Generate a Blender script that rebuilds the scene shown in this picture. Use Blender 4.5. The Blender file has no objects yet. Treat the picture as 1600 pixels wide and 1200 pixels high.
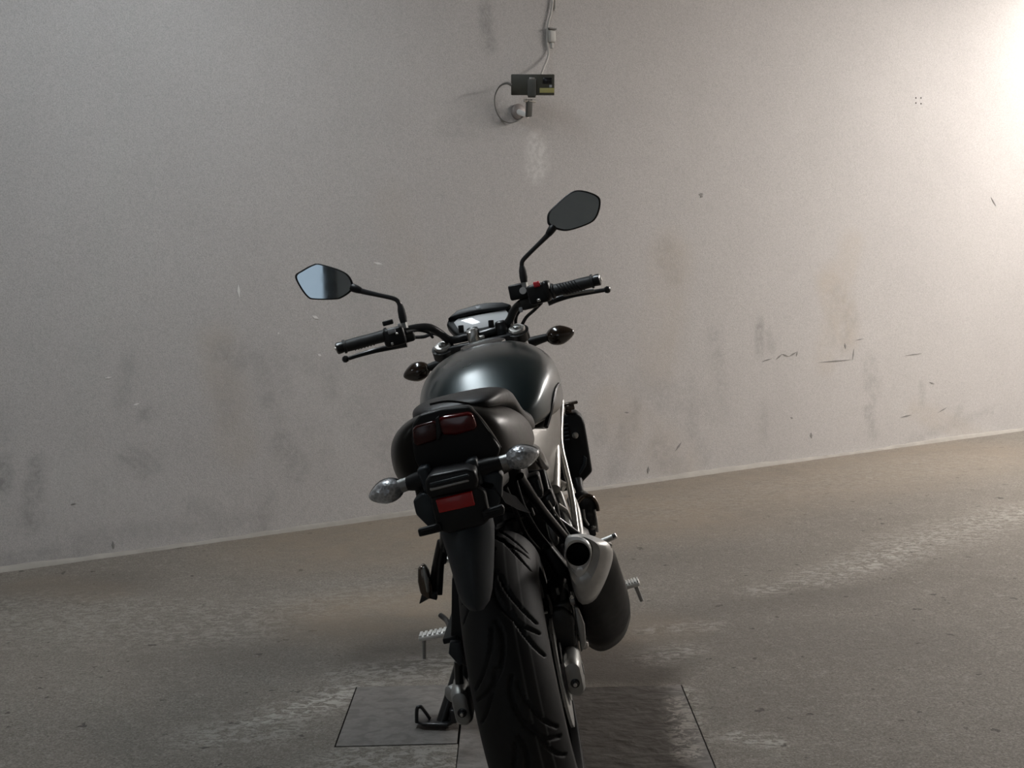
import bpy, bmesh, math, random
import numpy as np
from mathutils import Vector, Matrix

random.seed(7); np.random.seed(7)
S = bpy.context.scene
COL = S.collection

# ------------------------------------------------------------------ camera
# Bike frame: x forward, y left, z up, origin at the rear tyre contact.
# RC maps bike frame to camera frame (right, down, forward); CC = camera in bike frame.
F = 1950.0
RC = np.array([[0.0273879, -0.97619527, -0.21515736],
               [-0.0921541, 0.21185585, -0.97294641],
               [0.99536804, 0.04647459, -0.08415811]])
CC = np.array([-2.50628391, -0.22526781, 1.129098])
LEAN = math.radians(11.0)
UP = np.array([0, -math.sin(LEAN), math.cos(LEAN)])
FW = RC[2] - UP * (RC[2] @ UP); FW /= np.linalg.norm(FW)
RT = np.cross(FW, UP)
WB = np.array([RT, FW, UP])                      # bike -> world rotation
H = float(CC @ UP)
CAM = np.array([0, 0, H])
def b2w(p): return WB @ (np.asarray(p, float) - CC) + CAM
def ray_b(u, v): return RC.T @ np.array([(u - 800) / F, (v - 600) / F, 1.0])
def B(u, v, x):                                   # pixel -> bike frame on the plane x = const
    d = ray_b(u, v); return CC + d * (x - CC[0]) / d[0]
def Bp(u, v, p0, n):                              # pixel -> bike frame on a general plane
    d = ray_b(u, v); n = np.asarray(n, float)
    return CC + d * ((np.asarray(p0) - CC) @ n) / (d @ n)
def G(u, v):                                      # pixel -> floor point (world)
    d = WB @ ray_b(u, v); return CAM + d * (-H / d[2])
wa = G(0, 893); wb = G(1600, 672)
WD = (wb - wa) / np.linalg.norm(wb - wa)          # along the wall, to the right
WN = np.array([WD[1], -WD[0], 0])                 # out of the wall, into the room
WO = wa - WD * ((wa - np.array([0, 0, 0])) @ WD)  # foot of the perpendicular from under the camera
def WL(u, v):                                     # pixel -> (t, z) on the back wall
    d = WB @ ray_b(u, v); s = ((WO - CAM) @ WN) / (d @ WN); p = CAM + s * d
    return float((p - WO) @ WD), float(p[2])
def wallp(t, z, n=0.0):
    p = WO + WD * t + WN * n; return np.array([p[0], p[1], z])

cd = bpy.data.cameras.new('camera'); co = bpy.data.objects.new('camera', cd); COL.objects.link(co)
cd.sensor_width = 36.0; cd.lens = F / 1600 * 36.0; cd.clip_start = .05; cd.clip_end = 100
xr, yd, zf = WB @ RC[0], WB @ RC[1], WB @ RC[2]
co.matrix_world = Matrix([[xr[0], -yd[0], -zf[0], 0], [xr[1], -yd[1], -zf[1], 0], [xr[2], -yd[2], -zf[2], H], [0, 0, 0, 1]])
S.camera = co

# ------------------------------------------------------------------ world, exposure
w = bpy.data.worlds.new('world'); S.world = w; w.use_nodes = True
bg = w.node_tree.nodes['Background']; bg.inputs['Color'].default_value = (.80, .90, 1.0, 1); bg.inputs['Strength'].default_value = .6
S.view_settings.view_transform = 'Standard'; S.view_settings.look = 'None'
S.view_settings.exposure = 0.0; S.view_settings.gamma = 1.0; S.view_settings.use_curve_mapping = False
LAMP_R, LAMP_B = 215.0, 19.5        # emission of the ceiling tubes: by the wall on the right / over the aisle

# ------------------------------------------------------------------ materials
def newmat(name):
    m = bpy.data.materials.new(name); m.use_nodes = True
    nt = m.node_tree; b = nt.nodes['Principled BSDF']; return m, nt, b
def N(nt, typ, **kw):
    n = nt.nodes.new(typ)
    for k, v in kw.items():
        if k in n.inputs: n.inputs[k].default_value = v
        else: setattr(n, k, v)
    return n
def noise(nt, vec, scale, detail=4, rough=.55, dist=0):
    n = N(nt, 'ShaderNodeTexNoise'); n.inputs['Scale'].default_value = scale; n.inputs['Detail'].default_value = detail
    n.inputs['Roughness'].default_value = rough; n.inputs['Distortion'].default_value = dist
    nt.links.new(vec, n.inputs['Vector']); return n.outputs['Fac']
def ramp(nt, fac, stops):
    r = N(nt, 'ShaderNodeValToRGB'); e = r.color_ramp.elements
    while len(e) < len(stops): e.new(.5)
    for el, (p, c) in zip(e, stops):
        el.position = p; el.color = (c, c, c, 1) if isinstance(c, (int, float)) else (*c, 1)
    nt.links.new(fac, r.inputs['Fac']); return r.outputs['Color']
def mix(nt, fac, a, b, mode='MIX'):
    m = N(nt, 'ShaderNodeMix', data_type='RGBA', blend_type=mode)
    for i, s in ((0, fac), (6, a), (7, b)):
        if isinstance(s, (int, float)): m.inputs[i].default_value = s
        elif isinstance(s, tuple): m.inputs[i].default_value = (*s, 1)
        else: nt.links.new(s, m.inputs[i])
    return m.outputs[2]
def mth(nt, op, a, b=0.0, clamp=False):
    m = N(nt, 'ShaderNodeMath', operation=op); m.use_clamp = clamp
    for i, s in ((0, a), (1, b)):
        if isinstance(s, (int, float)): m.inputs[i].default_value = s
        else: nt.links.new(s, m.inputs[i])
    return m.outputs[0]
def bump(nt, b, h, strength=.3, dist=.002):
    n = N(nt, 'ShaderNodeBump'); n.inputs['Strength'].default_value = strength; n.inputs['Distance'].default_value = dist
    nt.links.new(h, n.inputs['Height']); nt.links.new(n.outputs['Normal'], b.inputs['Normal'])
MATS = {}
def M(name, col, rough=.5, metal=0.0, coat=0.0, var=.12, scale=40, bmp=0.0, spec=.5, trans=0.0, coat_r=.05):
    m, nt, b = newmat(name)
    tc = N(nt, 'ShaderNodeTexCoord').outputs['Object']
    f = noise(nt, tc, scale, 5)
    c0 = tuple(max(0, c * (1 - var)) for c in col); c1 = tuple(min(1, c * (1 + var)) for c in col)
    nt.links.new(mix(nt, f, c0, c1), b.inputs['Base Color'])
    r = mth(nt, 'ADD', mth(nt, 'MULTIPLY', noise(nt, tc, scale * .5, 4), .16), rough - .08, True)
    nt.links.new(r, b.inputs['Roughness'])
    b.inputs['Metallic'].default_value = metal; b.inputs['Coat Weight'].default_value = coat; b.inputs['Coat Roughness'].default_value = coat_r
    b.inputs['Specular IOR Level'].default_value = spec; b.inputs['Transmission Weight'].default_value = trans
    if bmp: bump(nt, b, noise(nt, tc, scale * 6, 3), bmp, .001)
    MATS[name] = m; return m
M('tank_paint', (.013, .023, .025), .30, .45, .6, .1, 14, coat_r=.20, spec=.25)
M('cowl_paint', (.018, .016, .014), .34, .15, .04, .1, 300, coat_r=.12, spec=.22)
M('side_grey', (.20, .19, .175), .42, .45, .1, .08, 200)
M('black_plastic', (.007, .007, .008), .42, 0, 0, .2, 60, .05, spec=.38)
M('matte_plastic', (.009, .0095, .0105), .5, 0, 0, .2, 60, .1, spec=.35)
M('fender_plastic', (.020, .027, .034), .48, 0, 0, .2, 25, .08)
M('seat_vinyl', (.007, .007, .008), .42, 0, 0, .2, 80, .25, spec=.22)
M('rubber', (.014, .014, .015), .68, 0, 0, .25, 50, .1)
M('grip_rubber', (.020, .020, .021), .55, 0, 0, .25, 90, .15)
M('black_metal', (.013, .013, .014), .32, .2, .3, .1, 80)
M('engine_metal', (.045, .045, .046), .45, .7, 0, .25, 40, .1)
M('silver', (.62, .60, .57), .30, .9, 0, .08, 60)
M('silver_satin', (.36, .36, .35), .45, .8, 0, .15, 50, .08)
M('frame_silver', (.66, .64, .60), .30, .55, .3, .05, 60)
M('chrome', (.80, .79, .77), .14, 1.0, 0, .04, 60)
M('peg_metal', (.85, .83, .79), .4, .3, 0, .08, 80)
M('exhaust_black', (.0045, .0045, .005), .42, 0, 0, .15, 90, spec=.18)
M('bore_black', (.004, .004, .004), .8, 0, 0, .2, 60)
M('red_lens', (.11, .007, .007), .15, 0, .3, .25, 60, .1)
M('red_lens_dim', (.055, .007, .006), .25, 0, .15, .25, 60, .1)
M('reflector_red', (.46, .013, .013), .22, 0, .3, .15, 300, .25)
M('kill_red', (.62, .035, .05), .4, 0, 0, .05, 60)
M('switch_grey', (.35, .36, .38), .4, 0, 0, .1, 60)
M('amber_dark', (.022, .013, .008), .18, 0, .8, .2, 40)
M('peg_bronze', (.12, .092, .072), .25, .7, .3, .2, 40)
M('lcd', (.93, .94, .95), .10, 0, 1.0, .05, 20, coat_r=.03)  # white base stands in for the bright reflection on the screen
M('rotor', (.72, .72, .70), .30, .75, 0, .2, 120)
M('chain', (.06, .055, .05), .45, .8, 0, .3, 200, .2)
M('radiator_core', (.02, .02, .02), .6, .4, 0, .2, 100)
M('phone_case', (.050, .048, .036), .5, 0, 0, .15, 60)
M('phone_black', (.008, .008, .009), .2, 0, .3, .1, 60)
M('phone_yellow', (.42, .38, .14), .5, 0, 0, .2, 30)
M('mount_grey', (.085, .085, .078), .5, .1, 0, .15, 60)
M('cable_white', (.50, .48, .45), .55, 0, 0, .1, 60)
M('cable_grey', (.16, .155, .145), .6, 0, 0, .1, 60)
M('plaster_chip', (.72, .70, .68), .85, 0, 0, .1, 60)
M('hole_dark', (.05, .045, .04), .9, 0, 0, .2, 60)
M('scuff_grey', (.24, .23, .22), .9, 0, 0, .2, 60)
M('boss_clay', (.30, .265, .25), .5, .1, 0, .15, 60)
M('bright_alloy', (.86, .85, .83), .3, .2, .2, .06, 60)
M('cap_alloy', (.56, .55, .53), .34, .4, .1, .3, 45, .05)
M('liner_black', (.004, .004, .0045), .9, 0, 0, .2, 60, spec=.05)
M('lip_alloy', (.70, .70, .68), .3, .6, 0, .05, 60)
M('lamp_body', (.55, .55, .55), .5, 0, 0, .05, 20)
M('door_frame', (.12, .12, .12), .6, 0, 0, .15, 20)
def m_glass_mirror():
    m, nt, b = newmat('mirror_glass'); b.inputs['Metallic'].default_value = 1.0
    tc = N(nt, 'ShaderNodeTexCoord').outputs['Object']
    f = noise(nt, tc, 30, 4)
    nt.links.new(mix(nt, f, (.52, .61, .67), (.60, .69, .75)), b.inputs['Base Color'])
    nt.links.new(mth(nt, 'MULTIPLY', f, .06), b.inputs['Roughness']); MATS['mirror_glass'] = m
m_glass_mirror()
def m_clear():
    m, nt, b = newmat('clear_lens'); tc = N(nt, 'ShaderNodeTexCoord').outputs['Object']
    v = N(nt, 'ShaderNodeTexVoronoi'); v.inputs['Scale'].default_value = 160; nt.links.new(tc, v.inputs['Vector'])
    nt.links.new(mix(nt, v.outputs['Distance'], (.30, .31, .33), (.72, .73, .75)), b.inputs['Base Color'])
    b.inputs['Metallic'].default_value = .55; b.inputs['Roughness'].default_value = .3
    b.inputs['Coat Weight'].default_value = 1; b.inputs['Coat Roughness'].default_value = .04
    bump(nt, b, v.outputs['Distance'], .6, .002); MATS['clear_lens'] = m
m_clear()
def m_tyre():
    m, nt, b = newmat('tyre_rubber'); tc = N(nt, 'ShaderNodeTexCoord').outputs['Object']
    at = N(nt, 'ShaderNodeAttribute'); at.attribute_name = 'mould'
    f = noise(nt, tc, 30, 5)
    base = mix(nt, f, (.009, .009, .0095), (.017, .017, .018))
    nt.links.new(mix(nt, at.outputs['Fac'], base, (.13, .13, .13)), b.inputs['Base Color'])
    b.inputs['Roughness'].default_value = .6; b.inputs['Specular IOR Level'].default_value = .32; bump(nt, b, noise(nt, tc, 350, 3), .12, .001); MATS['tyre_rubber'] = m
m_tyre()
def m_lamp(name, col, st):
    m, nt, b = newmat(name); b.inputs['Base Color'].default_value = (.8, .8, .8, 1)
    b.inputs['Emission Color'].default_value = (*col, 1); b.inputs['Emission Strength'].default_value = st; MATS[name] = m
m_lamp('lamp_warm', (1.0, .95, .90), LAMP_R); m_lamp('lamp_cool', (.87, .95, 1.0), LAMP_B)

def m_wall():
    m, nt, b = newmat('wall_plaster'); tc = N(nt, 'ShaderNodeTexCoord').outputs['Object']
    at = N(nt, 'ShaderNodeAttribute'); at.attribute_name = 'stain_shade'
    sp = N(nt, 'ShaderNodeSeparateColor'); nt.links.new(at.outputs['Color'], sp.inputs['Color'])
    big = noise(nt, tc, .9, 5, .6); mid = noise(nt, tc, 5, 6, .65, .6); fine = noise(nt, tc, 60, 4, .7); gr = noise(nt, tc, 230, 2, .5)
    c = mix(nt, ramp(nt, big, [(.3, 0), (.7, 1)]), (.495, .472, .460), (.555, .530, .515))
    c = mix(nt, ramp(nt, mid, [(.35, .0), (.75, .35)]), c, (.45, .43, .415))
    c = mix(nt, mth(nt, 'MULTIPLY', ramp(nt, fine, [(.32, 1), (.56, 0)]), .30), c, (.36, .345, .335))
    c = mix(nt, mth(nt, 'MULTIPLY', ramp(nt, gr, [(.40, 1), (.54, 0)]), .45), c, (.32, .305, .295))
    c = mix(nt, mth(nt, 'MULTIPLY', ramp(nt, noise(nt, tc, 140, 3, .6), [(.56, 0), (.72, 1)]), .35), c, (.68, .66, .64))
    brk = ramp(nt, noise(nt, tc, 22, 6, .7, .8), [(.32, 0), (.62, 1)])
    c = mix(nt, mth(nt, 'MULTIPLY', sp.outputs[0], brk, True), c, (.26, .25, .24))
    c = mix(nt, mth(nt, 'MULTIPLY', sp.outputs[2], ramp(nt, mid, [(.3, .2), (.7, 1)]), True), c, (.44, .375, .30))
    c = mix(nt, mth(nt, 'MULTIPLY', sp.outputs[1], ramp(nt, noise(nt, tc, 35, 4), [(.38, .25), (.6, 1)]), True), c, (.68, .66, .64))
    nt.links.new(c, b.inputs['Base Color']); b.inputs['Roughness'].default_value = .85; b.inputs['Specular IOR Level'].default_value = .25
    h = mth(nt, 'ADD', mth(nt, 'MULTIPLY', mid, 1.2), mth(nt, 'ADD', mth(nt, 'MULTIPLY', fine, .5), mth(nt, 'MULTIPLY', gr, .35)))
    bump(nt, b, h, .35, .004); MATS['wall_plaster'] = m
m_wall()
def m_floor():
    m, nt, b = newmat('floor_concrete'); tc = N(nt, 'ShaderNodeTexCoord').outputs['Object']
    at = N(nt, 'ShaderNodeAttribute'); at.attribute_name = 'stain_shade'
    sp = N(nt, 'ShaderNodeSeparateColor'); nt.links.new(at.outputs['Color'], sp.inputs['Color'])
    big = noise(nt, tc, 1.1, 5, .6); mid = noise(nt, tc, 7, 6, .7, .5); fine = noise(nt, tc, 55, 5, .75); gr = noise(nt, tc, 190, 2, .6)
    cl = noise(nt, tc, 24, 5, .75, .4); gr2 = noise(nt, tc, 110, 4, .7)
    c = mix(nt, ramp(nt, big, [(.3, 0), (.7, 1)]), (.162, .142, .119), (.228, .204, .177))
    c = mix(nt, ramp(nt, mid, [(.35, 0), (.75, .5)]), c, (.288, .260, .228))
    c = mix(nt, ramp(nt, cl, [(.50, 0), (.72, .75)]), c, (.335, .31, .276))
    c = mix(nt, mth(nt, 'MULTIPLY', ramp(nt, fine, [(.36, 1), (.55, 0)]), .6), c, (.135, .118, .098))
    c = mix(nt, mth(nt, 'MULTIPLY', ramp(nt, gr2, [(.38, 1), (.56, 0)]), .6), c, (.115, .10, .084))
    c = mix(nt, mth(nt, 'MULTIPLY', ramp(nt, gr, [(.54, 0), (.68, 1)]), .5), c, (.42, .39, .35))
    c = mix(nt, ramp(nt, noise(nt, tc, 17, 3, .6), [(.67, 0), (.69, .8)]), c, (.06, .052, .044))
    c = mix(nt, mth(nt, 'MULTIPLY', sp.outputs[2], ramp(nt, mid, [(.25, .3), (.7, 1)]), True), c, (.245, .195, .145))
    c = mix(nt, mth(nt, 'MULTIPLY', sp.outputs[1], ramp(nt, mid, [(.2, .45), (.7, 1)]), True), c, (.075, .064, .052))
    wv = N(nt, 'ShaderNodeMapping'); nt.links.new(tc, wv.inputs['Vector']); wv.inputs['Scale'].default_value = (17, 26, 1)
    flk = ramp(nt, noise(nt, wv.outputs['Vector'], 1.6, 5, .72, 1.0), [(.472, 0), (.56, 1)])
    c = mix(nt, mth(nt, 'MULTIPLY', sp.outputs[0], flk, True), c, (.43, .40, .36))
    nt.links.new(c, b.inputs['Base Color'])
    nt.links.new(mth(nt, 'SUBTRACT', .78, mth(nt, 'MULTIPLY', sp.outputs[1], .22)), b.inputs['Roughness']); b.inputs['Specular IOR Level'].default_value = .3
    h = mth(nt, 'ADD', mth(nt, 'ADD', mid, mth(nt, 'MULTIPLY', fine, .6)), mth(nt, 'ADD', mth(nt, 'MULTIPLY', gr, .3), mth(nt, 'MULTIPLY', mth(nt, 'MULTIPLY', sp.outputs[0], flk), .5)))
    bump(nt, b, h, .55, .005); MATS['floor_concrete'] = m
m_floor()
def m_plate():
    m, nt, b = newmat('plate_concrete'); tc = N(nt, 'ShaderNodeTexCoord').outputs['Object']
    at = N(nt, 'ShaderNodeAttribute'); at.attribute_name = 'stain_shade'
    sp = N(nt, 'ShaderNodeSeparateColor'); nt.links.new(at.outputs['Color'], sp.inputs['Color'])
    mp = N(nt, 'ShaderNodeMapping'); nt.links.new(tc, mp.inputs['Vector']); mp.inputs['Scale'].default_value = (24, 30, 1)
    wv = noise(nt, mp.outputs['Vector'], 1.0, 2, .4, .4)
    mid = noise(nt, tc, 9, 5, .7); fine = noise(nt, tc, 70, 4, .7)
    c = mix(nt, mid, (.175, .162, .152), (.235, .218, .202))
    c = mix(nt, mth(nt, 'MULTIPLY', ramp(nt, wv, [(.38, 1), (.52, 0)]), .4), c, (.09, .08, .072))
    c = mix(nt, mth(nt, 'MULTIPLY', ramp(nt, fine, [(.3, 1), (.55, 0)]), .3), c, (.10, .093, .085))
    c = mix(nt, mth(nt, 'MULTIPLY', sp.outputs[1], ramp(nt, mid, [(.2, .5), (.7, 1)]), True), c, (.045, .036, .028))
    flk = ramp(nt, noise(nt, mp.outputs['Vector'], 1.3, 5, .7, .8), [(.47, 0), (.55, 1)])
    c = mix(nt, mth(nt, 'MULTIPLY', sp.outputs[0], flk, True), c, (.38, .35, .31))
    nt.links.new(c, b.inputs['Base Color']); b.inputs['Roughness'].default_value = .62; b.inputs['Specular IOR Level'].default_value = .35
    bump(nt, b, mth(nt, 'ADD', mth(nt, 'MULTIPLY', wv, 1.5), mth(nt, 'MULTIPLY', fine, .4)), .6, .006); MATS['plate_concrete'] = m
m_plate()
M('ceiling_paint', (.20, .195, .19), .85, 0, 0, .06, 2)
M('side_plaster', (.42, .405, .39), .85, 0, 0, .12, 2)
M('ridge_cement', (.33, .308, .278), .8, 0, 0, .25, 12, .3)

# ------------------------------------------------------------------ mesh helpers
def mk(name, V, Fc, mat, parent=None, smooth=True, ang=38, bevel=0.0, sub=0, seg=2):
    me = bpy.data.meshes.new(name); me.from_pydata([tuple(map(float, v)) for v in V], [], Fc)
    bm = bmesh.new(); bm.from_mesh(me); bmesh.ops.recalc_face_normals(bm, faces=bm.faces[:]); bm.to_mesh(me); bm.free()
    if smooth:
        me.polygons.foreach_set('use_smooth', [True] * len(me.polygons))
        if not bevel and not sub: me.set_sharp_from_angle(angle=math.radians(ang))
    o = bpy.data.objects.new(name, me); COL.objects.link(o); me.materials.append(MATS[mat])
    if parent: o.parent = parent
    if bevel:
        md = o.modifiers.new('bevel', 'BEVEL'); md.width = bevel; md.segments = seg; md.limit_method = 'ANGLE'; md.angle_limit = math.radians(30)
        md.harden_normals = False
    if sub:
        md = o.modifiers.new('sub', 'SUBSURF'); md.levels = sub; md.render_levels = sub
    return o
def A(*p): return np.array(p, float)
def nrm(v): v = np.asarray(v, float); return v / (np.linalg.norm(v) + 1e-12)
def crom(P, k=6, closed=False):
    P = [np.asarray(p, float) for p in P]; n = len(P); out = []
    rng = range(n) if closed else range(n - 1)
    for i in rng:
        if closed: p0, p1, p2, p3 = P[i - 1], P[i], P[(i + 1) % n], P[(i + 2) % n]
        else: p0, p1, p2, p3 = P[max(i - 1, 0)], P[i], P[i + 1], P[min(i + 2, n - 1)]
        for j in range(k):
            t = j / k
            out.append(.5 * ((2 * p1) + (-p0 + p2) * t + (2 * p0 - 5 * p1 + 4 * p2 - p3) * t * t + (-p0 + 3 * p1 - 3 * p2 + p3) * t ** 3))
    if not closed: out.append(P[-1])
    return out
def loft_data(secs, caps=True):
    n = len(secs[0]); V = [p for s in secs for p in s]; Fc = []
    for i in range(len(secs) - 1):
        for j in range(n):
            a, b = i * n + j, i * n + (j + 1) % n; Fc.append((a, b, b + n, a + n))
    if caps: Fc.append(tuple(range(n))); Fc.append(tuple(range((len(secs) - 1) * n, len(secs) * n)))
    return V, Fc
def loft(name, secs, mat, parent, caps=True, **kw):
    V, Fc = loft_data(secs, caps); return mk(name, V, Fc, mat, parent, **kw)
def join(*parts):
    V = []; Fc = []
    for v, f in parts:
        o = len(V); V += list(v); Fc += [tuple(i + o for i in q) for q in f]
    return V, Fc
def tube_data(path, r, n=10, k=0, caps=True):
    P = [np.asarray(p, float) for p in path]
    if k:
        rr = r if hasattr(r, '__len__') else [r] * len(P)
        Q = crom([np.append(p, x) for p, x in zip(P, rr)], k); P = [q[:3] for q in Q]; r = [q[3] for q in Q]
    rr = r if hasattr(r, '__len__') else [r] * len(P)
    secs = []; t0 = nrm(P[1] - P[0]); u = nrm(np.cross(t0, [0, 0, 1] if abs(t0[2]) < .9 else [1, 0, 0]))
    for i, p in enumerate(P):
        t = nrm(P[min(i + 1, len(P) - 1)] - P[max(i - 1, 0)]); u = nrm(u - t * (u @ t)); v = np.cross(t, u)
        secs.append([p + rr[i] * (math.cos(a) * u + math.sin(a) * v) for a in np.linspace(0, 2 * math.pi, n, endpoint=False)])
    return loft_data(secs, caps)
def tube(name, path, r, mat, parent, n=10, k=0, **kw):
    V, Fc = tube_data(path, r, n, k); return mk(name, V, Fc, mat, parent, **kw)
def box_data(c, s, ax=None):
    c = np.asarray(c, float); ax = np.eye(3) if ax is None else np.asarray(ax, float)
    V = [c + ax[0] * (s[0] / 2 * i) + ax[1] * (s[1] / 2 * j) + ax[2] * (s[2] / 2 * k) for i in (-1, 1) for j in (-1, 1) for k in (-1, 1)]
    return V, [(0, 1, 3, 2), (4, 6, 7, 5), (0, 4, 5, 1), (2, 3, 7, 6), (0, 2, 6, 4), (1, 5, 7, 3)]
def box(name, c, s, mat, parent, ax=None, bevel=.003, **kw):
    V, Fc = box_data(c, s, ax); return mk(name, V, Fc, mat, parent, bevel=bevel, **kw)
def axes(f, up=(0, 0, 1)):
    f = nrm(f); s = nrm(np.cross(up, f)); return np.array([f, s, np.cross(f, s)])
def cyl_data(a, b, r, n=20, r2=None):
    return tube_data([a, b], [r, r if r2 is None else r2], n)
def cyl(name, a, b, r, mat, parent, n=20, r2=None, bevel=0.0, **kw):
    V, Fc = cyl_data(np.asarray(a, float), np.asarray(b, float), r, n, r2); return mk(name, V, Fc, mat, parent, bevel=bevel, **kw)
def prism(name, outline, d, mat, parent, bevel=.002, **kw):
    o = [np.asarray(p, float) for p in outline]; d = np.asarray(d, float)
    return loft(name, [o, [p + d for p in o]], mat, parent, bevel=bevel, **kw)
def lathe_data(c, axis, prof, n=32):                       # prof: (along, radius)
    ax = axes(axis, (0, 0, 1) if abs(nrm(axis)[2]) < .9 else (1, 0, 0)); c = np.asarray(c, float)
    return loft_data([[c + ax[0] * s + r * (math.cos(a) * ax[1] + math.sin(a) * ax[2]) for a in np.linspace(0, 2 * math.pi, n, endpoint=False)] for s, r in prof])
def lathe(name, c, axis, prof, mat, parent, n=32, **kw):
    V, Fc = lathe_data(c, axis, prof, n); return mk(name, V, Fc, mat, parent, **kw)
def ring_data(c, axis, prof, n=64):                         # closed profile swept round an axis
    ax = axes(axis, (0, 0, 1) if abs(nrm(axis)[2]) < .9 else (1, 0, 0)); c = np.asarray(c, float)
    V = []; m = len(prof)
    for a in np.linspace(0, 2 * math.pi, n, endpoint=False):
        for s, r in prof: V.append(c + ax[0] * s + r * (math.cos(a) * ax[1] + math.sin(a) * ax[2]))
    Fc = [(i * m + j, i * m + (j + 1) % m, ((i + 1) % n) * m + (j + 1) % m, ((i + 1) % n) * m + j) for i in range(n) for j in range(m)]
    return V, Fc
def ring(name, c, axis, prof, mat, parent, n=64, **kw):
    V, Fc = ring_data(c, axis, prof, n); return mk(name, V, Fc, mat, parent, **kw)
def empty(name, loc=(0, 0, 0), parent=None):
    o = bpy.data.objects.new(name, None); COL.objects.link(o); o.location = loc; o.empty_display_size = .1
    if parent: o.parent = parent
    return o
def tag(o, label=None, cat=None, group=None, kind=None):
    for k, v in (('label', label), ('category', cat), ('group', group), ('kind', kind)):
        if v: o[k] = v
    return o
def vattr(o, name, vals):
    a = o.data.color_attributes.new(name, 'FLOAT_COLOR', 'POINT')
    arr = np.ones((len(o.data.vertices), 4), np.float32); arr[:, :vals.shape[1]] = vals; a.data.foreach_set('color', arr.ravel())

# ------------------------------------------------------------------ the place
CEIL = 3.25
T0, T1, NB = -5.0, 8.6, 8.6          # wall extents along t, room depth
def seg_mask(P, a, b, wid, soft=.5, asp=None):
    a = np.array(a); b = np.array(b); d = b - a; L = d @ d + 1e-9
    t = np.clip(((P - a) @ d) / L, 0, 1); q = P - (a + t[:, None] * d); r = np.sqrt((q ** 2).sum(1))
    return np.clip((1 - r / wid) / soft, 0, 1)
# floor: a fine grid where the photo sees it, with a recess for the two cover plates
PL = [(-.457, -.1545, 2.955, 3.395), (-.1535, .447, 2.30, 3.345)]
def gridline(lo, hi, step, must):
    g = list(np.arange(lo, hi + 1e-6, step))
    for mm in must:
        g = [q for q in g if abs(q - mm) > step * .3] + [mm]
    return sorted(g)
gx = [-9.5, -7, -5] + gridline(-3.6, 5.0, .03, [p for q in PL for p in q[:2]]) + [6.5, 8.5, 11]
gy = [-6.5, -4, -2, 0] + gridline(1.6, 10.0, .03, [p for q in PL for p in q[2:]]) + [11.5, 13]
V = [(x, y, 0) for y in gy for x in gx]; nx = len(gx); Fc = []
def inplate(x, y): return any(a < x < b and c < y < d for a, b, c, d in PL) or (-.1545 < x < -.1535 and 2.955 < y < 3.345)
for j in range(len(gy) - 1):
    for i in range(nx - 1):
        x, y = (gx[i] + gx[i + 1]) / 2, (gy[j] + gy[j + 1]) / 2
        w_ = np.array([x, y, 0]) - WO; t_ = w_ @ WD; n_ = w_ @ WN
        if inplate(x, y) or n_ < -.06: continue
        a = j * nx + i; Fc.append((a, a + 1, a + 1 + nx, a + nx))
fl = mk('floor', V, Fc, 'floor_concrete', smooth=False); tag(fl, 'worn grey brown concrete floor with flaking light patches', kind='structure')
P2 = np.array(V)[:, :2]; st = np.zeros((len(V), 3))
def gm(ch, u0, v0, u1, v1, wid, amp, soft=.6):
    st[:, ch] = np.maximum(st[:, ch], amp * seg_mask(P2, G(u0, v0)[:2], G(u1, v1)[:2], wid, soft))
gm(0, 400, 1130, 470, 1110, .12, .85, .9); gm(0, 470, 1108, 560, 1078, .12, 1, .8); gm(0, 560, 1060, 700, 1040, .16, .5); gm(0, 330, 1150, 420, 1140, .14, .5)
gm(0, 1340, 885, 1420, 855, .20, .85, .9); gm(0, 1430, 848, 1600, 800, .26, .7, .9); gm(0, 1180, 925, 1280, 905, .10, .6, .9); gm(0, 1280, 905, 1340, 880, .16, .55)
gm(0, 1020, 985, 1110, 977, .09, .5, .9); gm(0, 1020, 1030, 1075, 1015, .10, .5, .9); gm(0, 1060, 1080, 1075, 1170, .07, .8)
gm(0, 1150, 1150, 1210, 1160, .06, .7); gm(0, 560, 1185, 700, 1185, .14, .6); gm(0, 0, 960, 330, 975, .4, .32); gm(0, 400, 960, 560, 930, .3, .22); gm(0, 1000, 800, 1500, 720, .4, .2)
gm(1, 600, 1025, 960, 1025, .22, .75); gm(1, 960, 1025, 1040, 1030, .16, .6); gm(1, 900, 1045, 1000, 1050, .16, 1, .5); gm(1, 640, 1000, 740, 1000, .2, .5); gm(1, 1040, 990, 1400, 1000, .3, .28); gm(1, 1150, 945, 1330, 925, .2, .3)  # dark stains; the long band beneath the bike is its shadow, painted in
gm(1, 1050, 960, 1330, 925, .22, .42, .9); gm(1, 330, 1010, 560, 1030, .3, .35, .9); gm(1, 980, 880, 1150, 860, .4, .25, .9); gm(1, 1100, 1110, 1180, 1100, .25, .25, .9); gm(1, 0, 935, 150, 915, .3, .35); gm(1, 300, 985, 640, 1000, .35, .25)
gm(2, 590, 960, 760, 940, .45, .9); gm(2, 560, 840, 1000, 800, .8, .75); gm(2, 1000, 790, 1500, 710, .8, .55); gm(2, 860, 1000, 1010, 980, .25, .6); gm(2, 60, 915, 150, 925, .2, .5)
vattr(fl, 'stain_shade', st)
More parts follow.
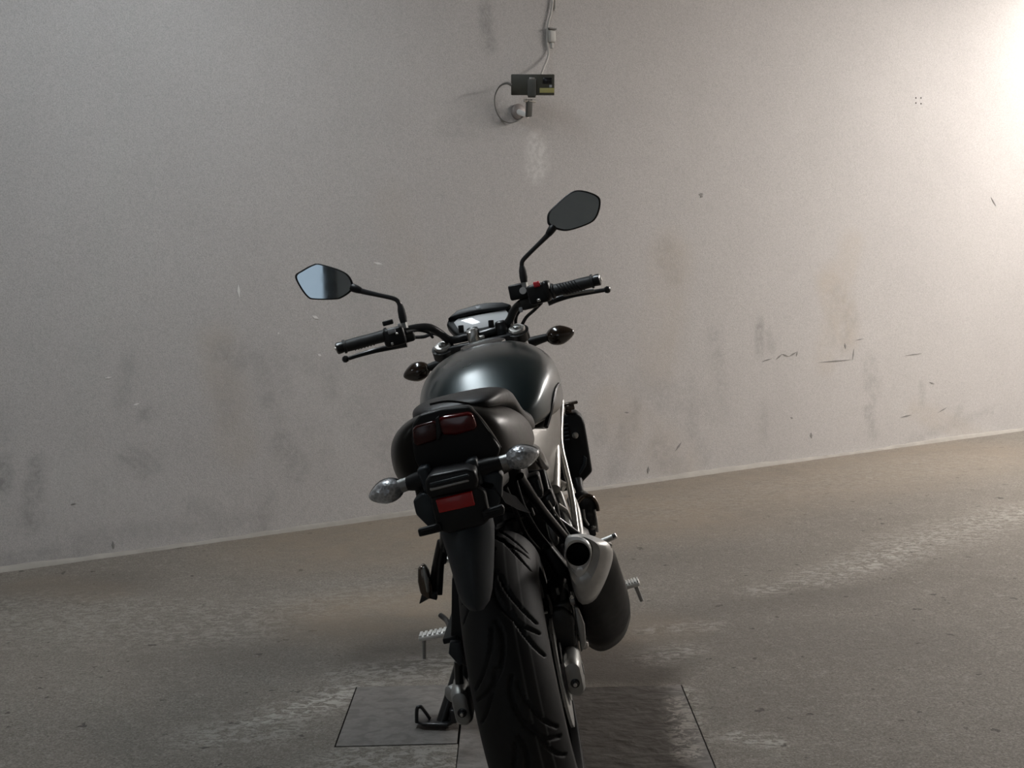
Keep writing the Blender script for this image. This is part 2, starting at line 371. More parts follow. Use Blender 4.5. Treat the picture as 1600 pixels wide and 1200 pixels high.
# cover plates, each with its own edges, in the recess
pit = box('recess_bed', ((PL[0][0] + PL[1][1]) / 2, 2.85, -.05), (1.7, 1.9, .01), 'hole_dark', fl, bevel=0)
for (a, b, c, d), nm in zip(PL, ('cover_plate', 'cover_plate')):
    g = .0025; xs = np.linspace(a + (.0035 if a < -.3 else g), b - (.0035 if b > .3 else g), 26); ys = np.linspace(c + .006, d + .0004, 30)
    top = [(x, y, .0004) for y in ys for x in xs]; nX = len(xs); nY = len(ys)
    Fq = [(j * nX + i, j * nX + i + 1, (j + 1) * nX + i + 1, (j + 1) * nX + i) for j in range(nY - 1) for i in range(nX - 1)]
    per = [i for i in range(nX)] + [j * nX + nX - 1 for j in range(1, nY)] + [(nY - 1) * nX + i for i in range(nX - 2, -1, -1)] + [j * nX for j in range(nY - 2, 0, -1)]
    base = len(top); top += [(top[i][0], top[i][1], -.044) for i in per]
    Fq += [(per[i], per[(i + 1) % len(per)], base + (i + 1) % len(per), base + i) for i in range(len(per))] + [tuple(range(base, base + len(per)))]
    o = mk(nm, top, Fq, 'plate_concrete', fl, smooth=False)
    P2 = np.array(top)[:, :2]; st = np.zeros((len(top), 3))
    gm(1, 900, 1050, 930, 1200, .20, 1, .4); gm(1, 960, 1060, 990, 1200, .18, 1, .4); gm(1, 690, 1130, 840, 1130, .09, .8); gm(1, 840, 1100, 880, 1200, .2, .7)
    gm(0, 1060, 1095, 1080, 1180, .055, .8); gm(0, 1010, 1060, 1070, 1075, .05, .4); gm(0, 560, 1180, 700, 1180, .02, .2)
    vattr(o, 'stain_shade', st)

# back wall
ts = np.arange(T0, T1 + .01, .03); zs = np.linspace(0, CEIL, 110)
V = [wallp(t, z) for z in zs for t in ts]; nt_ = len(ts)
Fc = [(j * nt_ + i, j * nt_ + i + 1, (j + 1) * nt_ + i + 1, (j + 1) * nt_ + i) for j in range(len(zs) - 1) for i in range(nt_ - 1)]
wl = mk('wall_back', V, Fc, 'wall_plaster', smooth=False); tag(wl, 'stained grey plaster wall with scuffs and small chips', kind='structure')
P2 = np.array([(t, z) for z in zs for t in ts]); st = np.zeros((len(V), 3))
def wm(ch, u0, v0, u1, v1, px, amp, soft=.6):
    st[:, ch] = np.maximum(st[:, ch], amp * seg_mask(P2, WL(u0, v0), WL(u1, v1), px / 310., soft))
for a in [(757, -5, 765, 75, 14, .75), (760, 0, 762, 30, 12, .5), (58, 725, 52, 780, 16, .8), (52, 790, 50, 815, 20, .6), (5, 725, 3, 760, 16, .8), (205, 720, 228, 725, 26, .55), (225, 648, 232, 646, 14, .6),
          (350, 550, 372, 560, 26, .5), (350, 580, 360, 660, 20, .3), (440, 690, 465, 735, 26, .45), (470, 560, 490, 570, 20, .3), (1187, 505, 1188, 555, 13, .65), (1200, 520, 1206, 545, 10, .45), (780, 170, 792, 178, 20, .45),  # the last entry paints the phone mount's cast shadow, left of it
          (1040, 390, 1050, 430, 30, .35), (1310, 460, 1330, 500, 30, .35), (1320, 540, 1325, 470, 18, .3), (1355, 640, 1365, 680, 14, .5), (1370, 620, 1365, 560, 14, .3), (1440, 600, 1440, 630, 12, .4), (1495, 650, 1500, 640, 14, .35),
          (1030, 700, 1060, 740, 30, .4), (1000, 600, 1120, 640, 40, .22), (980, 660, 960, 740, 26, .35), (1120, 560, 1130, 640, 24, .25), (600, 690, 618, 740, 22, .4), (560, 640, 600, 700, 36, .25), (300, 790, 330, 800, 18, .5), (120, 840, 400, 810, 16, .35), (0, 880, 160, 858, 18, .5), (1550, 640, 1420, 690, 12, .3), (850, 190, 700, 200, 26, .25), (560, 470, 620, 640, 34, .14)]: wm(0, *a)
for i in range(70):
    t = random.uniform(-3, 6); z = random.uniform(.02, .75) ** 1.3; L = random.uniform(.02, .25)
    st[:, 0] = np.maximum(st[:, 0], random.uniform(.15, .45) * seg_mask(P2, (t, z), (t + random.uniform(-.05, .05), z + L), random.uniform(.03, .08), .7))
for a in [(838, 225, 838, 268, 22, .75, .45), (842, 235, 845, 255, 20, .6, .5), (500, 560, 560, 700, 60, .10), (80, 760, 300, 780, 60, .12), (1450, 690, 1560, 672, 16, .25), (960, 760, 1400, 700, 10, .35)]: wm(1, *a)
for a in [(1300, 440, 1320, 520, 50, .55), (1330, 380, 1290, 560, 40, .3), (1050, 400, 1030, 560, 60, .3), (610, 320, 640, 420, 40, .2), (1430, 640, 1560, 700, 30, .35), (340, 540, 370, 700, 40, .3), (960, 640, 1060, 730, 60, .3)]: wm(2, *a)
vattr(wl, 'stain_shade', st)
# chips, scratches, screw holes and scuffs: thin raised or recessed patches that belong to the wall
def chip(name, pts, mat, th=.0015):
    c = [wallp(*WL(u, v), .0004) for u, v in pts]; prism(name, c, WN * th, mat, wl, bevel=0, smooth=False)
def sliver(u0, v0, u1, v1, wpx, mat, name):
    d = nrm([u1 - u0, v1 - v0, 0]); px, py = -d[1] * wpx / 2, d[0] * wpx / 2
    um, vm = (u0 + u1) / 2, (v0 + v1) / 2
    chip(name, [(u0, v0), (um + px, vm + py), (u1, v1), (um - px * .8, vm - py * .8)], mat)
for a in [(372, 443, 374, 466, 5), (583, 410, 598, 413, 4), (487, 493, 498, 498, 6), (496, 553, 502, 556, 5), (434, 519, 436, 522, 4), (164, 591, 175, 589, 3), (208, 633, 218, 630, 3)]: sliver(*a, 'plaster_chip', 'paint_chip')
for a in [(1091, 304, 1099, 303, 5), (1094, 309, 1098, 305, 4), (1267, 676, 1268, 685, 4), (1012, 740, 1013, 729, 4), (975, 644, 983, 645, 3), (1407, 652, 1425, 648, 3), (1320, 536, 1321, 545, 3), (1548, 308, 1556, 322, 2.4), (1235, 652, 1239, 654, 3), (1452, 597, 1460, 600, 2.4),
          (1280, 566, 1330, 562, 2.4), (1332, 562, 1334, 545, 2), (1335, 532, 1350, 529, 2), (1413, 556, 1440, 552, 2), (1212, 562, 1222, 553, 2.6), (1222, 553, 1232, 557, 2.2), (1232, 557, 1246, 549, 2.6), (1190, 565, 1206, 560, 2.4), (1246, 549, 1244, 557, 2), (1465, 645, 1480, 636, 2), (1055, 705, 1065, 690, 3), (176, 845, 178, 858, 5), (505, 822, 508, 820, 5), (110, 788, 120, 787, 3)]: sliver(*a, 'scuff_grey', 'scuff_mark')
for (u, v) in ((1431, 153), (1439, 153), (1431, 161), (1439, 162)):
    c = wallp(*WL(u, v), 0); cyl('screw_hole', c - WN * .002, c + WN * .0008, .0055, 'hole_dark', wl, n=10)
# cement ridge along the foot of the wall
bs = []; tt = np.arange(T0, T1, .06)
for t in tt:
    hh = .018 + .006 * math.sin(t * 3.1) + random.uniform(-.003, .003); dd = .022 + .006 * math.sin(t * 1.7 + 1) + random.uniform(-.003, .003)
    bs.append([wallp(t, 0, 0), wallp(t, hh, 0), wallp(t, hh - .004, .008), wallp(t, .010, dd - .006), wallp(t, 0, dd)])
bb = loft('baseboard_back', bs, 'ridge_cement', None, ang=60); tag(bb, 'rough cement ridge along the foot of the wall', kind='structure')
# the rest of the garage, out of view: ceiling, side walls, wall with the open vehicle door behind the camera
def room_quad(name, pts, mat, label, th):
    o = prism(name, pts, th, mat, None, bevel=0, smooth=False); tag(o, label, kind='structure'); return o
room_quad('ceiling', [wallp(T0, CEIL, 0), wallp(T1, CEIL, 0), wallp(T1, CEIL, NB), wallp(T0, CEIL, NB)], 'ceiling_paint', 'pale flat garage ceiling above the bike', (0, 0, .12))
room_quad('wall_left', [wallp(T0, 0, 0), wallp(T0, 0, NB), wallp(T0, CEIL, NB), wallp(T0, CEIL, 0)], 'side_plaster', 'plain grey side wall left of the bike', -WD * .12)
room_quad('wall_right', [wallp(T1, 0, 0), wallp(T1, 0, NB), wallp(T1, CEIL, NB), wallp(T1, CEIL, 0)], 'side_plaster', 'plain grey side wall at the far right', WD * .12)
D0, D1, DH = -4.9, -2.4, 2.6
dsec = [wallp(T0, 0, NB), wallp(D0, 0, NB), wallp(D0, DH, NB), wallp(D1, DH, NB), wallp(D1, 0, NB), wallp(T1, 0, NB), wallp(T1, CEIL, NB), wallp(T0, CEIL, NB)]
room_quad('wall_front', dsec, 'side_plaster', 'grey wall with an open vehicle doorway behind the camera', WN * .15)
df = [(D0, 0), (D0, DH), (D1, DH), (D1, 0)]
v, f_ = join(*[box_data((wallp(*a, NB - .03) + wallp(*b, NB - .03)) / 2, (np.linalg.norm(wallp(*b) - wallp(*a)) + .1, .1, .08), axes(wallp(*b) - wallp(*a), WN)) for a, b in zip(df[:-1], df[1:])])
o = mk('trim_1', v, f_, 'door_frame', smooth=False); tag(o, 'dark steel frame round the vehicle doorway', kind='structure')

# ceiling lamps (out of view, above and beside the camera)
def tube_lamp(t0, n0, t1, n1, mat, label, wid=.16):
    a, b = wallp(t0, CEIL, n0), wallp(t1, CEIL, n1); d = nrm(b - a); L = np.linalg.norm(b - a); c = (a + b) / 2
    r = empty('ceiling_lamp', c); tag(r, label, 'lamp', 'fluorescent ceiling lamps')
    ax = axes(d)
    box('housing', (0, 0, -.03), (L, wid, .06), 'lamp_body', r, ax, bevel=.006)
    box('diffuser', (0, 0, -.075), (L - .06, wid - .03, .03), mat, r, ax, bevel=.008)
    for s in (-1, 1): box('end_cap', d * s * (L / 2 + .008) + A(0, 0, -.045), (.02, wid, .085), 'lamp_body', r, ax, bevel=.004)
    return r
tube_lamp(6.9, 1.5, 6.9, 3.9, 'lamp_warm', 'bright warm ceiling lamp at the far right, away from the stained wall')
tube_lamp(WL(1600, 300)[0] + .75, .45, WL(1600, 300)[0] + .75, 1.15, 'lamp_warm', 'short warm ceiling lamp close to the right end of the stained wall')
def tw(x, y): q = A(x, y, 0) - WO; return float(q @ WD), float(q @ WN)
tube_lamp(*tw(-.72, 2.5), *tw(-.86, 4.6), 'lamp_cool', 'cool ceiling lamp above the left side of the motorcycle', .34)
tube_lamp(-4.4, 2.2, -3.2, 2.2, 'lamp_cool', 'added cool ceiling lamp left of the bike, brightens the left of the wall', .26)  # unseen extra lamp, added to lift the left part of the wall

# ------------------------------------------------------------------ the phone on the wall
tp, zp = WL(812, 176)
pc = wallp(tp, zp, 0)
root = empty('phone_mount', pc); tag(root, 'grey clamp arm on a round wall boss holding a phone', 'phone mount')
def wl3(u, v, n):
    d = WB @ ray_b(u, v); s = ((WO + WN * n - CAM) @ WN) / (d @ WN); return CAM + s * d
def wrel(u, v, n): return wl3(u, v, n) - pc
lathe('wall_boss', wrel(808, 175, 0), WN, [(0, .036), (.006, .038), (.016, .038), (.022, .033), (.026, .020), (.030, .012)], 'boss_clay', root, n=28)
tube('arm', [wrel(810, 175, .02), wrel(818, 178, .05), wrel(826, 181, .075)], [.016, .013, .012], 'bright_alloy', root, n=12)
pa, pb_ = wrel(826, 181, .075), wrel(827, 157, .10)
box('knuckle', (pa + pb_) / 2, (np.linalg.norm(pb_ - pa) + .01, .032, .016), 'mount_grey', root, axes(pb_ - pa, WN), bevel=.004)
cyl('hinge_pin', wrel(819, 157, .10), wrel(836, 158, .10), .008, 'silver', root, n=12)
VD = nrm(WB @ ray_b(830, 133)); PR = nrm(np.cross(VD, [0, 0, 1])); PU = np.cross(PR, VD)    # device turned towards the bike
PR2 = nrm(PR * math.cos(.03) - PU * math.sin(.03)); PU2 = np.cross(PR2, VD)
ph = wl3(832.5, 132.5, .135); sc = np.linalg.norm(ph - CAM) / F
phone = empty('smartphone', ph); tag(phone, 'dark olive phone held sideways in the wall clamp', 'phone')
axp = np.array([PR2, VD, PU2])
box('body', (0, 0, 0), (66 * sc, .012, 31 * sc), 'phone_case', phone, axp, bevel=.004)
box('camera_bump', PR2 * 22 * sc + PU2 * 6.0 * sc - VD * .008, (14 * sc, .006, 9 * sc), 'phone_black', phone, axp, bevel=.002)
box('flash', PR2 * 27 * sc - PU2 * 2 * sc - VD * .007, (4 * sc, .004, 4 * sc), 'switch_grey', phone, axp, bevel=.001)
box('sticker', PR2 * 21.5 * sc - PU2 * 8.2 * sc - VD * .0066, (22 * sc, .002, 7 * sc), 'phone_yellow', phone, axp, bevel=.0005)
cp = ph - pc
box('clamp', cp - PR2 * 1.5 * sc - PU2 * 4 * sc - VD * .014, (13 * sc, .010, 26 * sc), 'mount_grey', root, axp, bevel=.003)
box('clamp_jaw', cp - PR2 * 1.5 * sc + PU2 * 9.5 * sc - VD * .016, (8 * sc, .008, 3 * sc), 'silver', root, axp, bevel=.002)
box('clamp_back', cp - PR2 * 1.5 * sc - PU2 * 17 * sc + VD * .004, (12 * sc, .030, 4 * sc), 'mount_grey', root, axp, bevel=.003)
o = tube('charging_cable', [wl3(799, 133, .13), wl3(791, 130, .12), wl3(780, 136, .07), wl3(773, 152, .025), wl3(775, 172, .02), wl3(784, 187, .02), wl3(797, 192, .02), wl3(810, 188, .02), wl3(820, 180, .03)], [.007, .0055, .0035, .003, .003, .003, .003, .003, .003], 'cable_grey', None, n=8, k=6)
tag(o, 'thin dark charging cable looping left of the wall phone', 'cable')
o = tube('power_cable', [wl3(868, -60, .012), wl3(864, -5, .012), wl3(861, 20, .012), wl3(856, 40, .012), wl3(855, 65, .012), wl3(857, 85, .015), wl3(850, 105, .06), wl3(845, 118, .125)], .0055, 'cable_white', None, n=8, k=6)
tag(o, 'white power cable running up the wall above the phone', 'cable')
o = tube('thin_wire', [wl3(866, -60, .006), wl3(868, 10, .006), wl3(866, 14, .006)], .004, 'cable_white', None, n=6, k=4); tag(o, 'short white wire end beside the power cable at the top', 'wire')
c = wl3(862, 57, .016); r_ = empty('inline_adapter', c); tag(r_, 'small white adapter on the cable above the phone', 'adapter')
box('body', (0, 0, 0), (.040, .022, .060), 'cable_white', r_, axes(WD), bevel=.008); box('strap', (0, 0, .036), (.046, .026, .008), 'cable_grey', r_, axes(WD), bevel=.002); box('cable_sleeve', (.0, 0, -.045), (.014, .014, .03), 'cable_white', r_, axes(WD), bevel=.003)

# ------------------------------------------------------------------ the motorcycle
org = b2w((0, 0, 0)) + A(0, 0, .0015)
bike = empty('motorcycle'); tag(bike, 'dark naked motorcycle seen from behind leaning on its side stand', 'motorcycle')
bm4 = Matrix([[WB[0][0], WB[0][1], WB[0][2], org[0]], [WB[1][0], WB[1][1], WB[1][2], org[1]], [WB[2][0], WB[2][1], WB[2][2], org[2]], [0, 0, 0, 1]])
bike.matrix_world = bm4
TY = .02                                   # the tail sits slightly left of the wheel plane

# ---- wheels
def tyre(name, cx, R, Wd, parent, tread=True, nS=900, nL=96):
    hw = Wd / 2; prof = []; n = nL
    crown_r = hw * 1.04; bead = R - hw * 1.22
    for i in range(n + 1):                      # from right bead over the crown to left bead
        s = i / n * 2 - 1
        a = s * math.radians(112)
        y = crown_r * math.sin(a); z = R - crown_r + crown_r * math.cos(a)
        y = max(-hw, min(hw, y))
        if abs(s) > .86: 
            q = (abs(s) - .86) / .14; y = math.copysign(hw * (1 - .22 * q * q), s); z = (R - crown_r + crown_r * math.cos(math.copysign(.86, s) * math.radians(112))) * (1 - q) + bead * q
        prof.append((y, z))
    prof = np.array(prof); arc = np.r_[0, np.cumsum(np.linalg.norm(np.diff(prof, axis=0), axis=1))]; arc -= arc[n // 2]
    tg = np.gradient(prof, axis=0); tg /= np.linalg.norm(tg, axis=1)[:, None]; nn = np.c_[-tg[:, 1], tg[:, 0]]
    if nn[n // 2, 1] < 0: nn = -nn
    depth = np.zeros((nS, n + 1)); mould = np.zeros((nS, n + 1))
    circ = 2 * math.pi * R; ss = np.arange(nS) / nS * circ
    if tread:
        pitch = circ / 9
        def groove(pts, wd, dp):
            pts = crom([np.array(p) for p in pts], 6)
            lo = min(p[0] for p in pts) - .01; hi = max(p[0] for p in pts) + .01
            i0, i1 = int(math.floor(lo / circ * nS)), int(math.ceil(hi / circ * nS))
            idx = np.arange(i0, i1); SS, AA = np.meshgrid(idx / nS * circ, arc, indexing='ij'); best = np.full(SS.shape, 9.)
            for p, q in zip(pts[:-1], pts[1:]):
                d = q - p; L = d @ d; t = np.clip(((SS - p[0]) * d[0] + (AA - p[1]) * d[1]) / L, 0, 1)
                best = np.minimum(best, np.hypot(SS - p[0] - t * d[0], AA - p[1] - t * d[1]))
            v = dp * np.clip((1.25 - best / (wd / 2)) * 2.2, 0, 1)
            depth[idx % nS] = np.maximum(depth[idx % nS], v)
        for k in range(9):
            for sd, off in ((1, 0), (-1, .5)):
                s0 = (k + off) * pitch
                # s grows downward at the back of the wheel (towards the ground)
                groove([(s0, sd * .006), (s0 + .035, sd * -.003), (s0 + .085, sd * .010), (s0 + .125, sd * .042), (s0 + .140, sd * .078)], .0075, .007)
                groove([(s0 + .012, sd * .014), (s0 + .052, sd * .025), (s0 + .094, sd * .050), (s0 + .118, sd * .076)], .0062, .006)
                groove([(s0 + .090, sd * .022), (s0 + .130, sd * .037), (s0 + .168, sd * .060), (s0 + .188, sd * .082)], .0062, .006)
        for l0 in (-.026, -.050):
            b_ = np.exp(-((arc - l0) / .0012) ** 2); mould[:] = np.maximum(mould, b_[None, :] * (depth < .001))
    V = np.zeros((nS, n + 1, 3)); th = -ss / R                     # angle, so that s runs down at the rear
    py = prof[None, :, 0] - nn[None, :, 0] * depth + 0 * mould; pr = prof[None, :, 1] - nn[None, :, 1] * depth
    # angle phi measured from straight back, turning downward with s
    phi = (ss / R)[:, None]
    V[..., 0] = cx - pr * np.cos(phi); V[..., 1] = py; V[..., 2] = .312 * 0 + R - pr * np.sin(phi)
    m = n + 1; ii, jj = np.meshgrid(np.arange(nS), np.arange(n), indexing='ij'); a = (ii * m + jj).ravel(); b = (((ii + 1) % nS) * m + jj).ravel()
    faces = np.c_[a, a + 1, b + 1, b]
    me = bpy.data.meshes.new(name); me.from_pydata(V.reshape(-1, 3).tolist(), [], faces.tolist()); me.update()
    bmm = bmesh.new(); bmm.from_mesh(me); bmesh.ops.recalc_face_normals(bmm, faces=bmm.faces[:]); bmm.to_mesh(me); bmm.free()
    me.polygons.foreach_set('use_smooth', [True] * len(me.polygons)); me.materials.append(MATS['tyre_rubber'])
    o = bpy.data.objects.new(name, me); COL.objects.link(o); o.parent = parent
    vattr(o, 'mould', np.repeat(mould.reshape(-1, 1), 3, 1)); return o
def wheel(name, cx, R, Wd, rimR, tread):
    wh = empty(name, (0, 0, 0), bike)
    tyre('tyre', cx, R, Wd, wh, tread, 900 if tread else 160, 96 if tread else 40)
    c = A(cx, 0, R); hw = Wd / 2 * .80
    ring('rim', c, (0, 1, 0), [(-hw, rimR), (-hw, rimR + .008), (-hw * .85, rimR - .004), (0, rimR - .026), (hw * .85, rimR - .004), (hw, rimR + .008), (hw, rimR), (hw * .8, rimR - .014), (0, rimR - .036), (-hw * .8, rimR - .014)], 'black_metal', wh, n=72)
    for sg_ in (-1, 1): ring('rim_lip', c, (0, 1, 0), [(sg_ * hw * q, rimR + e) for q, e in ((1.0, -.002), (1.14, .0), (1.16, .004), (1.14, .009), (1.0, .009))], 'lip_alloy', wh, n=90)
    for k in range(5):
        a = k * 2 * math.pi / 5 + .3; d = A(math.cos(a), 0, math.sin(a)); s = A(-math.sin(a), 0, math.cos(a))
        secs = [[c + d * r + s * wy * q + A(0, wz * p, 0) for q, p in ((-1, -1), (1, -1), (1, 1), (-1, 1))] for r, wy, wz in ((.03, .020, .030), (.10, .012, .018), (rimR - .03, .016, .026))]
        loft('spoke', secs, 'black_metal', wh, bevel=.004)
    lathe('hub', c, (0, 1, 0), [(-.075, .020), (-.070, .042), (-.03, .045), (.03, .045), (.070, .042), (.075, .020)], 'engine_metal', wh, n=28)
    return wh
rw = wheel('rear_wheel', 0, .312, .160, .222, True)
fw_ = wheel('front_wheel', 1.445, .300, .120, .218, False)
def disc(parent, c, y, r0, r1, n=60):
    ring('brake_disc', A(c[0], y, c[2]), (0, 1, 0), [(-.003, r0), (.003, r0), (.003, r1), (-.003, r1)], 'rotor', parent, n=n)
disc(rw, (0, 0, .312), -.080, .068, .112); lathe('disc_carrier', (0, -.074, .312), (0, 1, 0), [(-.003, .02), (-.003, .070), (.003, .070), (.012, .03)], 'black_metal', rw, n=30)
for s in (-1, 1): disc(fw_, (1.445, 0, .300), s * .075, .10, .145)
ring('sprocket', (0, .098, .312), (0, 1, 0), [(-.003, .05), (.003, .05), (.003, .093), (-.003, .096)], 'engine_metal', rw, n=46, smooth=False)

# ---- swing arm
sa = empty('swingarm', (0, 0, 0), bike)
for s in (-1, 1):
    axc = B(722, 1103, -.05) if s > 0 else B(897, 1057, -.05)
    p_end = A(-.02, axc[1], axc[2]); p_f = A(.50, s * .095, .40)
    d = nrm(p_f - p_end); u = nrm(np.cross(d, [0, 1, 0]))
    u = u if u[2] > 0 else -u
    secs = [[p_end + d * q + A(0, 1, 0) * hy * i + u * hz * j for i, j in ((-1, -1), (1, -1), (1, 1), (-1, 1))] for q, hy, hz in ((0, .017, .030), (.10, .018, .034), (.3, .020, .040), (.5, .024, .046))]
    loft('arm', secs, 'black_metal', sa, bevel=.008)
    # rounded cast end cap with adjuster bolt
    top = axc + u * .030; bot = axc - u * .030
    oc = [A(0, math.cos(a) * .0185, math.sin(a) * .0185 + (.022 if math.sin(a) > 0 else -.022)) for a in np.linspace(0, 2 * math.pi, 24, endpoint=False)]
    secs = [[A(axc[0] + q, axc[1], axc[2]) + p * k for p in oc] for q, k in ((.075, 1.0), (.0, 1.0), (-.012, .94), (-.020, .80), (-.023, .55))]
    ec = loft('end_cap', secs, 'silver_satin', sa)
    lathe('adjuster_bolt', (axc[0] - .020, axc[1], axc[2] - .008), (-1, 0, 0), [(0, .0095), (.004, .0095), (.005, .006), (.012, .006), (.013, .003)], 'black_metal', ec, n=18)
    lathe('bolt_tip', (axc[0] - .031, axc[1], axc[2] - .008), (-1, 0, 0), [(0, .004), (.004, .004), (.005, .002)], 'silver', ec, n=10)
    cyl('axle_nut', (0, axc[1] + s * .012, .312), (0, axc[1] + s * .020, .312), .014, 'silver_satin', sa, n=6)
box('cross_member', (.33, 0, .40), (.06, .17, .06), 'black_metal', sa, bevel=.01)
box('chain_guard', (.08, .118, .445), (.34, .030, .012), 'matte_plastic', bike, axes((1, 0, -.03)), bevel=.003)
# chain: upper and lower runs
for z0, z1 in ((.402, .452), (.222, .372)):
    v, f_ = join(*[box_data(A(q * .52, .098, z0 + (z1 - z0) * q), (.013, .016 if i % 2 else .010, .012), None) for i, q in enumerate(np.linspace(0, 1, 34))])
    mk('chain', v, f_, 'chain', bike, smooth=False)
# left guard plate seen beside the tyre
g = [B(*q, -.08) for q in ((706, 905), (716, 902), (726, 960), (730, 1010), (732, 1045), (722, 1040), (703, 1018), (705, 975))]
prism('chain_shield', g, A(.10, .0, .01), 'matte_plastic', bike, bevel=.004)
g = [B(*q, -.09) for q in ((704, 1000), (720, 1000), (724, 1032), (720, 1038), (702, 1018))]
prism('shield_lip', g, A(-.02, 0, 0), 'fender_plastic', bike, bevel=.002)
tube('stay_rod', [B(716, 1035, -.03), B(717, 1060, -.03), B(720, 1085, -.03)], .009, 'black_metal', bike, n=10)
# rear brake caliper and hose
cb = B(868, 1000, -.04)
cal = box('rear_caliper', A(.09, -.104, .43), (.11, .045, .07), 'black_metal', bike, axes((1, 0, .3)), bevel=.010)
cyl('caliper_pin', A(.05, -.126, .44), A(.05, -.135, .44), .008, 'silver', cal, n=8); box('brake_pad', A(.09, -.096, .40), (.07, .012, .03), 'silver_satin', cal, axes((1, 0, .3)), bevel=.002)
tube('brake_hose', [A(.14, -.12, .46), A(.22, -.13, .52), A(.30, -.12, .47), A(.42, -.14, .42)], .005, 'rubber', bike, n=8, k=6)
ring('wheel_speed_ring', (0, -.088, .312), (0, 1, 0), [(-.001, .045), (.001, .045), (.001, .060), (-.001, .060)], 'silver_satin', bike, n=40)

# ---- tank
def sup(x, yc, zc, hw, ht, hb, e=2.4, n=36, eb=2.4):
    out = []
    for a in np.linspace(0, 2 * math.pi, n, endpoint=False):
        c, s = math.cos(a), math.sin(a); ee = e if s > 0 else eb
        out.append(A(x, yc + hw * math.copysign(abs(c) ** (2 / ee), c), zc + (ht if s > 0 else hb) * math.copysign(abs(s) ** (2 / ee), s)))
    return out
tk = []
for x, hw, zt, zc, zb in ((.355, .050, .790, .785, .775), (.370, .085, .812, .795, .77), (.40, .118, .846, .805, .768), (.44, .140, .882, .82, .767), (.48, .154, .910, .83, .766), (.53, .166, .936, .838, .764), (.60, .178, .958, .845, .76), (.70, .184, .971, .848, .755), (.78, .178, .972, .852, .76), (.86, .162, .966, .855, .77), (.93, .138, .952, .85, .785), (.97, .115, .935, .85, .80), (.985, .08, .91, .85, .82)):
    tk.append(sup(x, -.018 * min(1, (x - .3) / .3), zc, hw, zt - zc, zc - zb, 2.25, 40, 5.0))
tank = loft('fuel_tank', tk, 'tank_paint', bike, sub=1)
lathe('filler_cap', (.80, -.018, .962), (-.08, 0, 1), [(0, .062), (.008, .060), (.012, .050), (.013, .02)], 'black_metal', tank, n=36)
# knee panel seam and lower tank trim on both sides
for s in (-1, 1):
    q = [A(.70, s * .187 - .018, .84), A(.66, s * .1885 - .018, .80), A(.63, s * .1865 - .018, .76), A(.60, s * .183 - .018, .72), A(.585, s * .176 - .018, .69)]
    if s < 0: q = [Bp(u, v, (0, -.197, 0), (0, 1, 0)) if False else B(u, v, x) for u, v, x in ((873, 601, .60), (866.5, 611, .545), (862.5, 630, .505), (858, 650, .485), (853, 668, .465))]
    tube('trim_seam', q, [.004, .007, .007, .007, .006], 'black_plastic', tank, n=8, k=5)
# side covers / frame plates below the tank
for s in (-1, 1):
    if s < 0:
        pts = [(822, 668, .50), (853, 668, .56), (866, 625, .60), (876, 606, .72), (877, 690, .66), (873, 730, .58), (866, 755, .52), (860, 772, .50), (850, 760, .46), (838, 715, .42), (826, 690, .42)]
        out = [B(u, v, x) for u, v, x in pts]
    else: out = [p * A(1, -1, 1) + A(0, -.036, 0) for p in out]
    sc_ = loft('side_cover', [[p + A(0, -s * .05, 0) for p in out], out], 'side_grey', bike, bevel=.010, seg=3)
# trellis frame, right and left
fr = empty('frame', (0, 0, 0), bike)
def frt(path, r, mat='frame_silver'):
    tube('frame_tube', path, r, mat, fr, n=14, k=4)
frR = [B(877, 628, .84), B(875, 690, .72), B(884, 735, .64), B(893, 775, .56), B(901, 835, .48)]
frt(frR, .0085); frt([p * A(1, -1, 1) for p in frR], .0085)
fr2 = [B(855, 748, .60), B(882, 762, .58)]
frt(fr2, .013); frt([p * A(1, -1, 1) for p in fr2], .013)
fr3 = [B(872, 790, .50), B(886, 800, .50)]; frt(fr3, .006)
fr4 = [B(866, 760, .62), B(880, 800, .54), B(890, 840, .46)]; frt(fr4, .014, 'silver_satin'); frt([p * A(1, -1, 1) for p in fr4], .014, 'silver_satin')
for s in (-1, 1):
    frt([A(1.02, s * .05, .90), A(.84, s * .14, .80), A(.66, s * .15, .70), A(.5, s * .13, .60)], .015)
    frt([A(.50, s * .12, .66), A(.25, s * .115, .74), A(.0, s * .10, .78), A(-.14, s * .08, .80)], .011, 'black_metal')

# ---- seat and tail
seat = []
for x, hw, zt, zb, yc in ((-.190, .045, .912, .900, 0), (-.18, .070, .920, .895, 0), (-.12, .090, .929, .888, 0), (-.02, .100, .926, .875, 0), (.07, .106, .914, .86, 0), (.10, .112, .886, .82, 0), (.16, .124, .850, .79, 0), (.26, .126, .838, .775, -.005), (.34, .105, .842, .77, -.01), (.40, .075, .85, .775, -.012), (.43, .05, .845, .79, -.015)):
    seat.append(sup(x, yc, (zt * .35 + zb * .65), hw, (zt - zb) * .65, (zt - zb) * .35, 3.0, 28, 4))
st_ = loft('seat', seat, 'seat_vinyl', bike, sub=1)
tail = []
for x, hw, zt, zb, yc in ((-.225, .070, .905, .800, TY), (-.218, .092, .913, .782, TY), (-.19, .112, .916, .765, TY), (-.13, .128, .912, .748, TY), (-.05, .137, .902, .742, TY * .8), (.05, .138, .882, .738, TY * .6), (.16, .132, .855, .732, TY * .4), (.28, .118, .825, .725, 0), (.38, .10, .805, .72, 0), (.42, .07, .79, .735, 0)):
    zc = zt * .45 + zb * .55
    tail.append(sup(x, yc, zc, hw, zt - zc, zc - zb, 2.5, 40, 2.6))
tc_ = loft('tail_cowl', tail, 'cowl_paint', bike, sub=1)
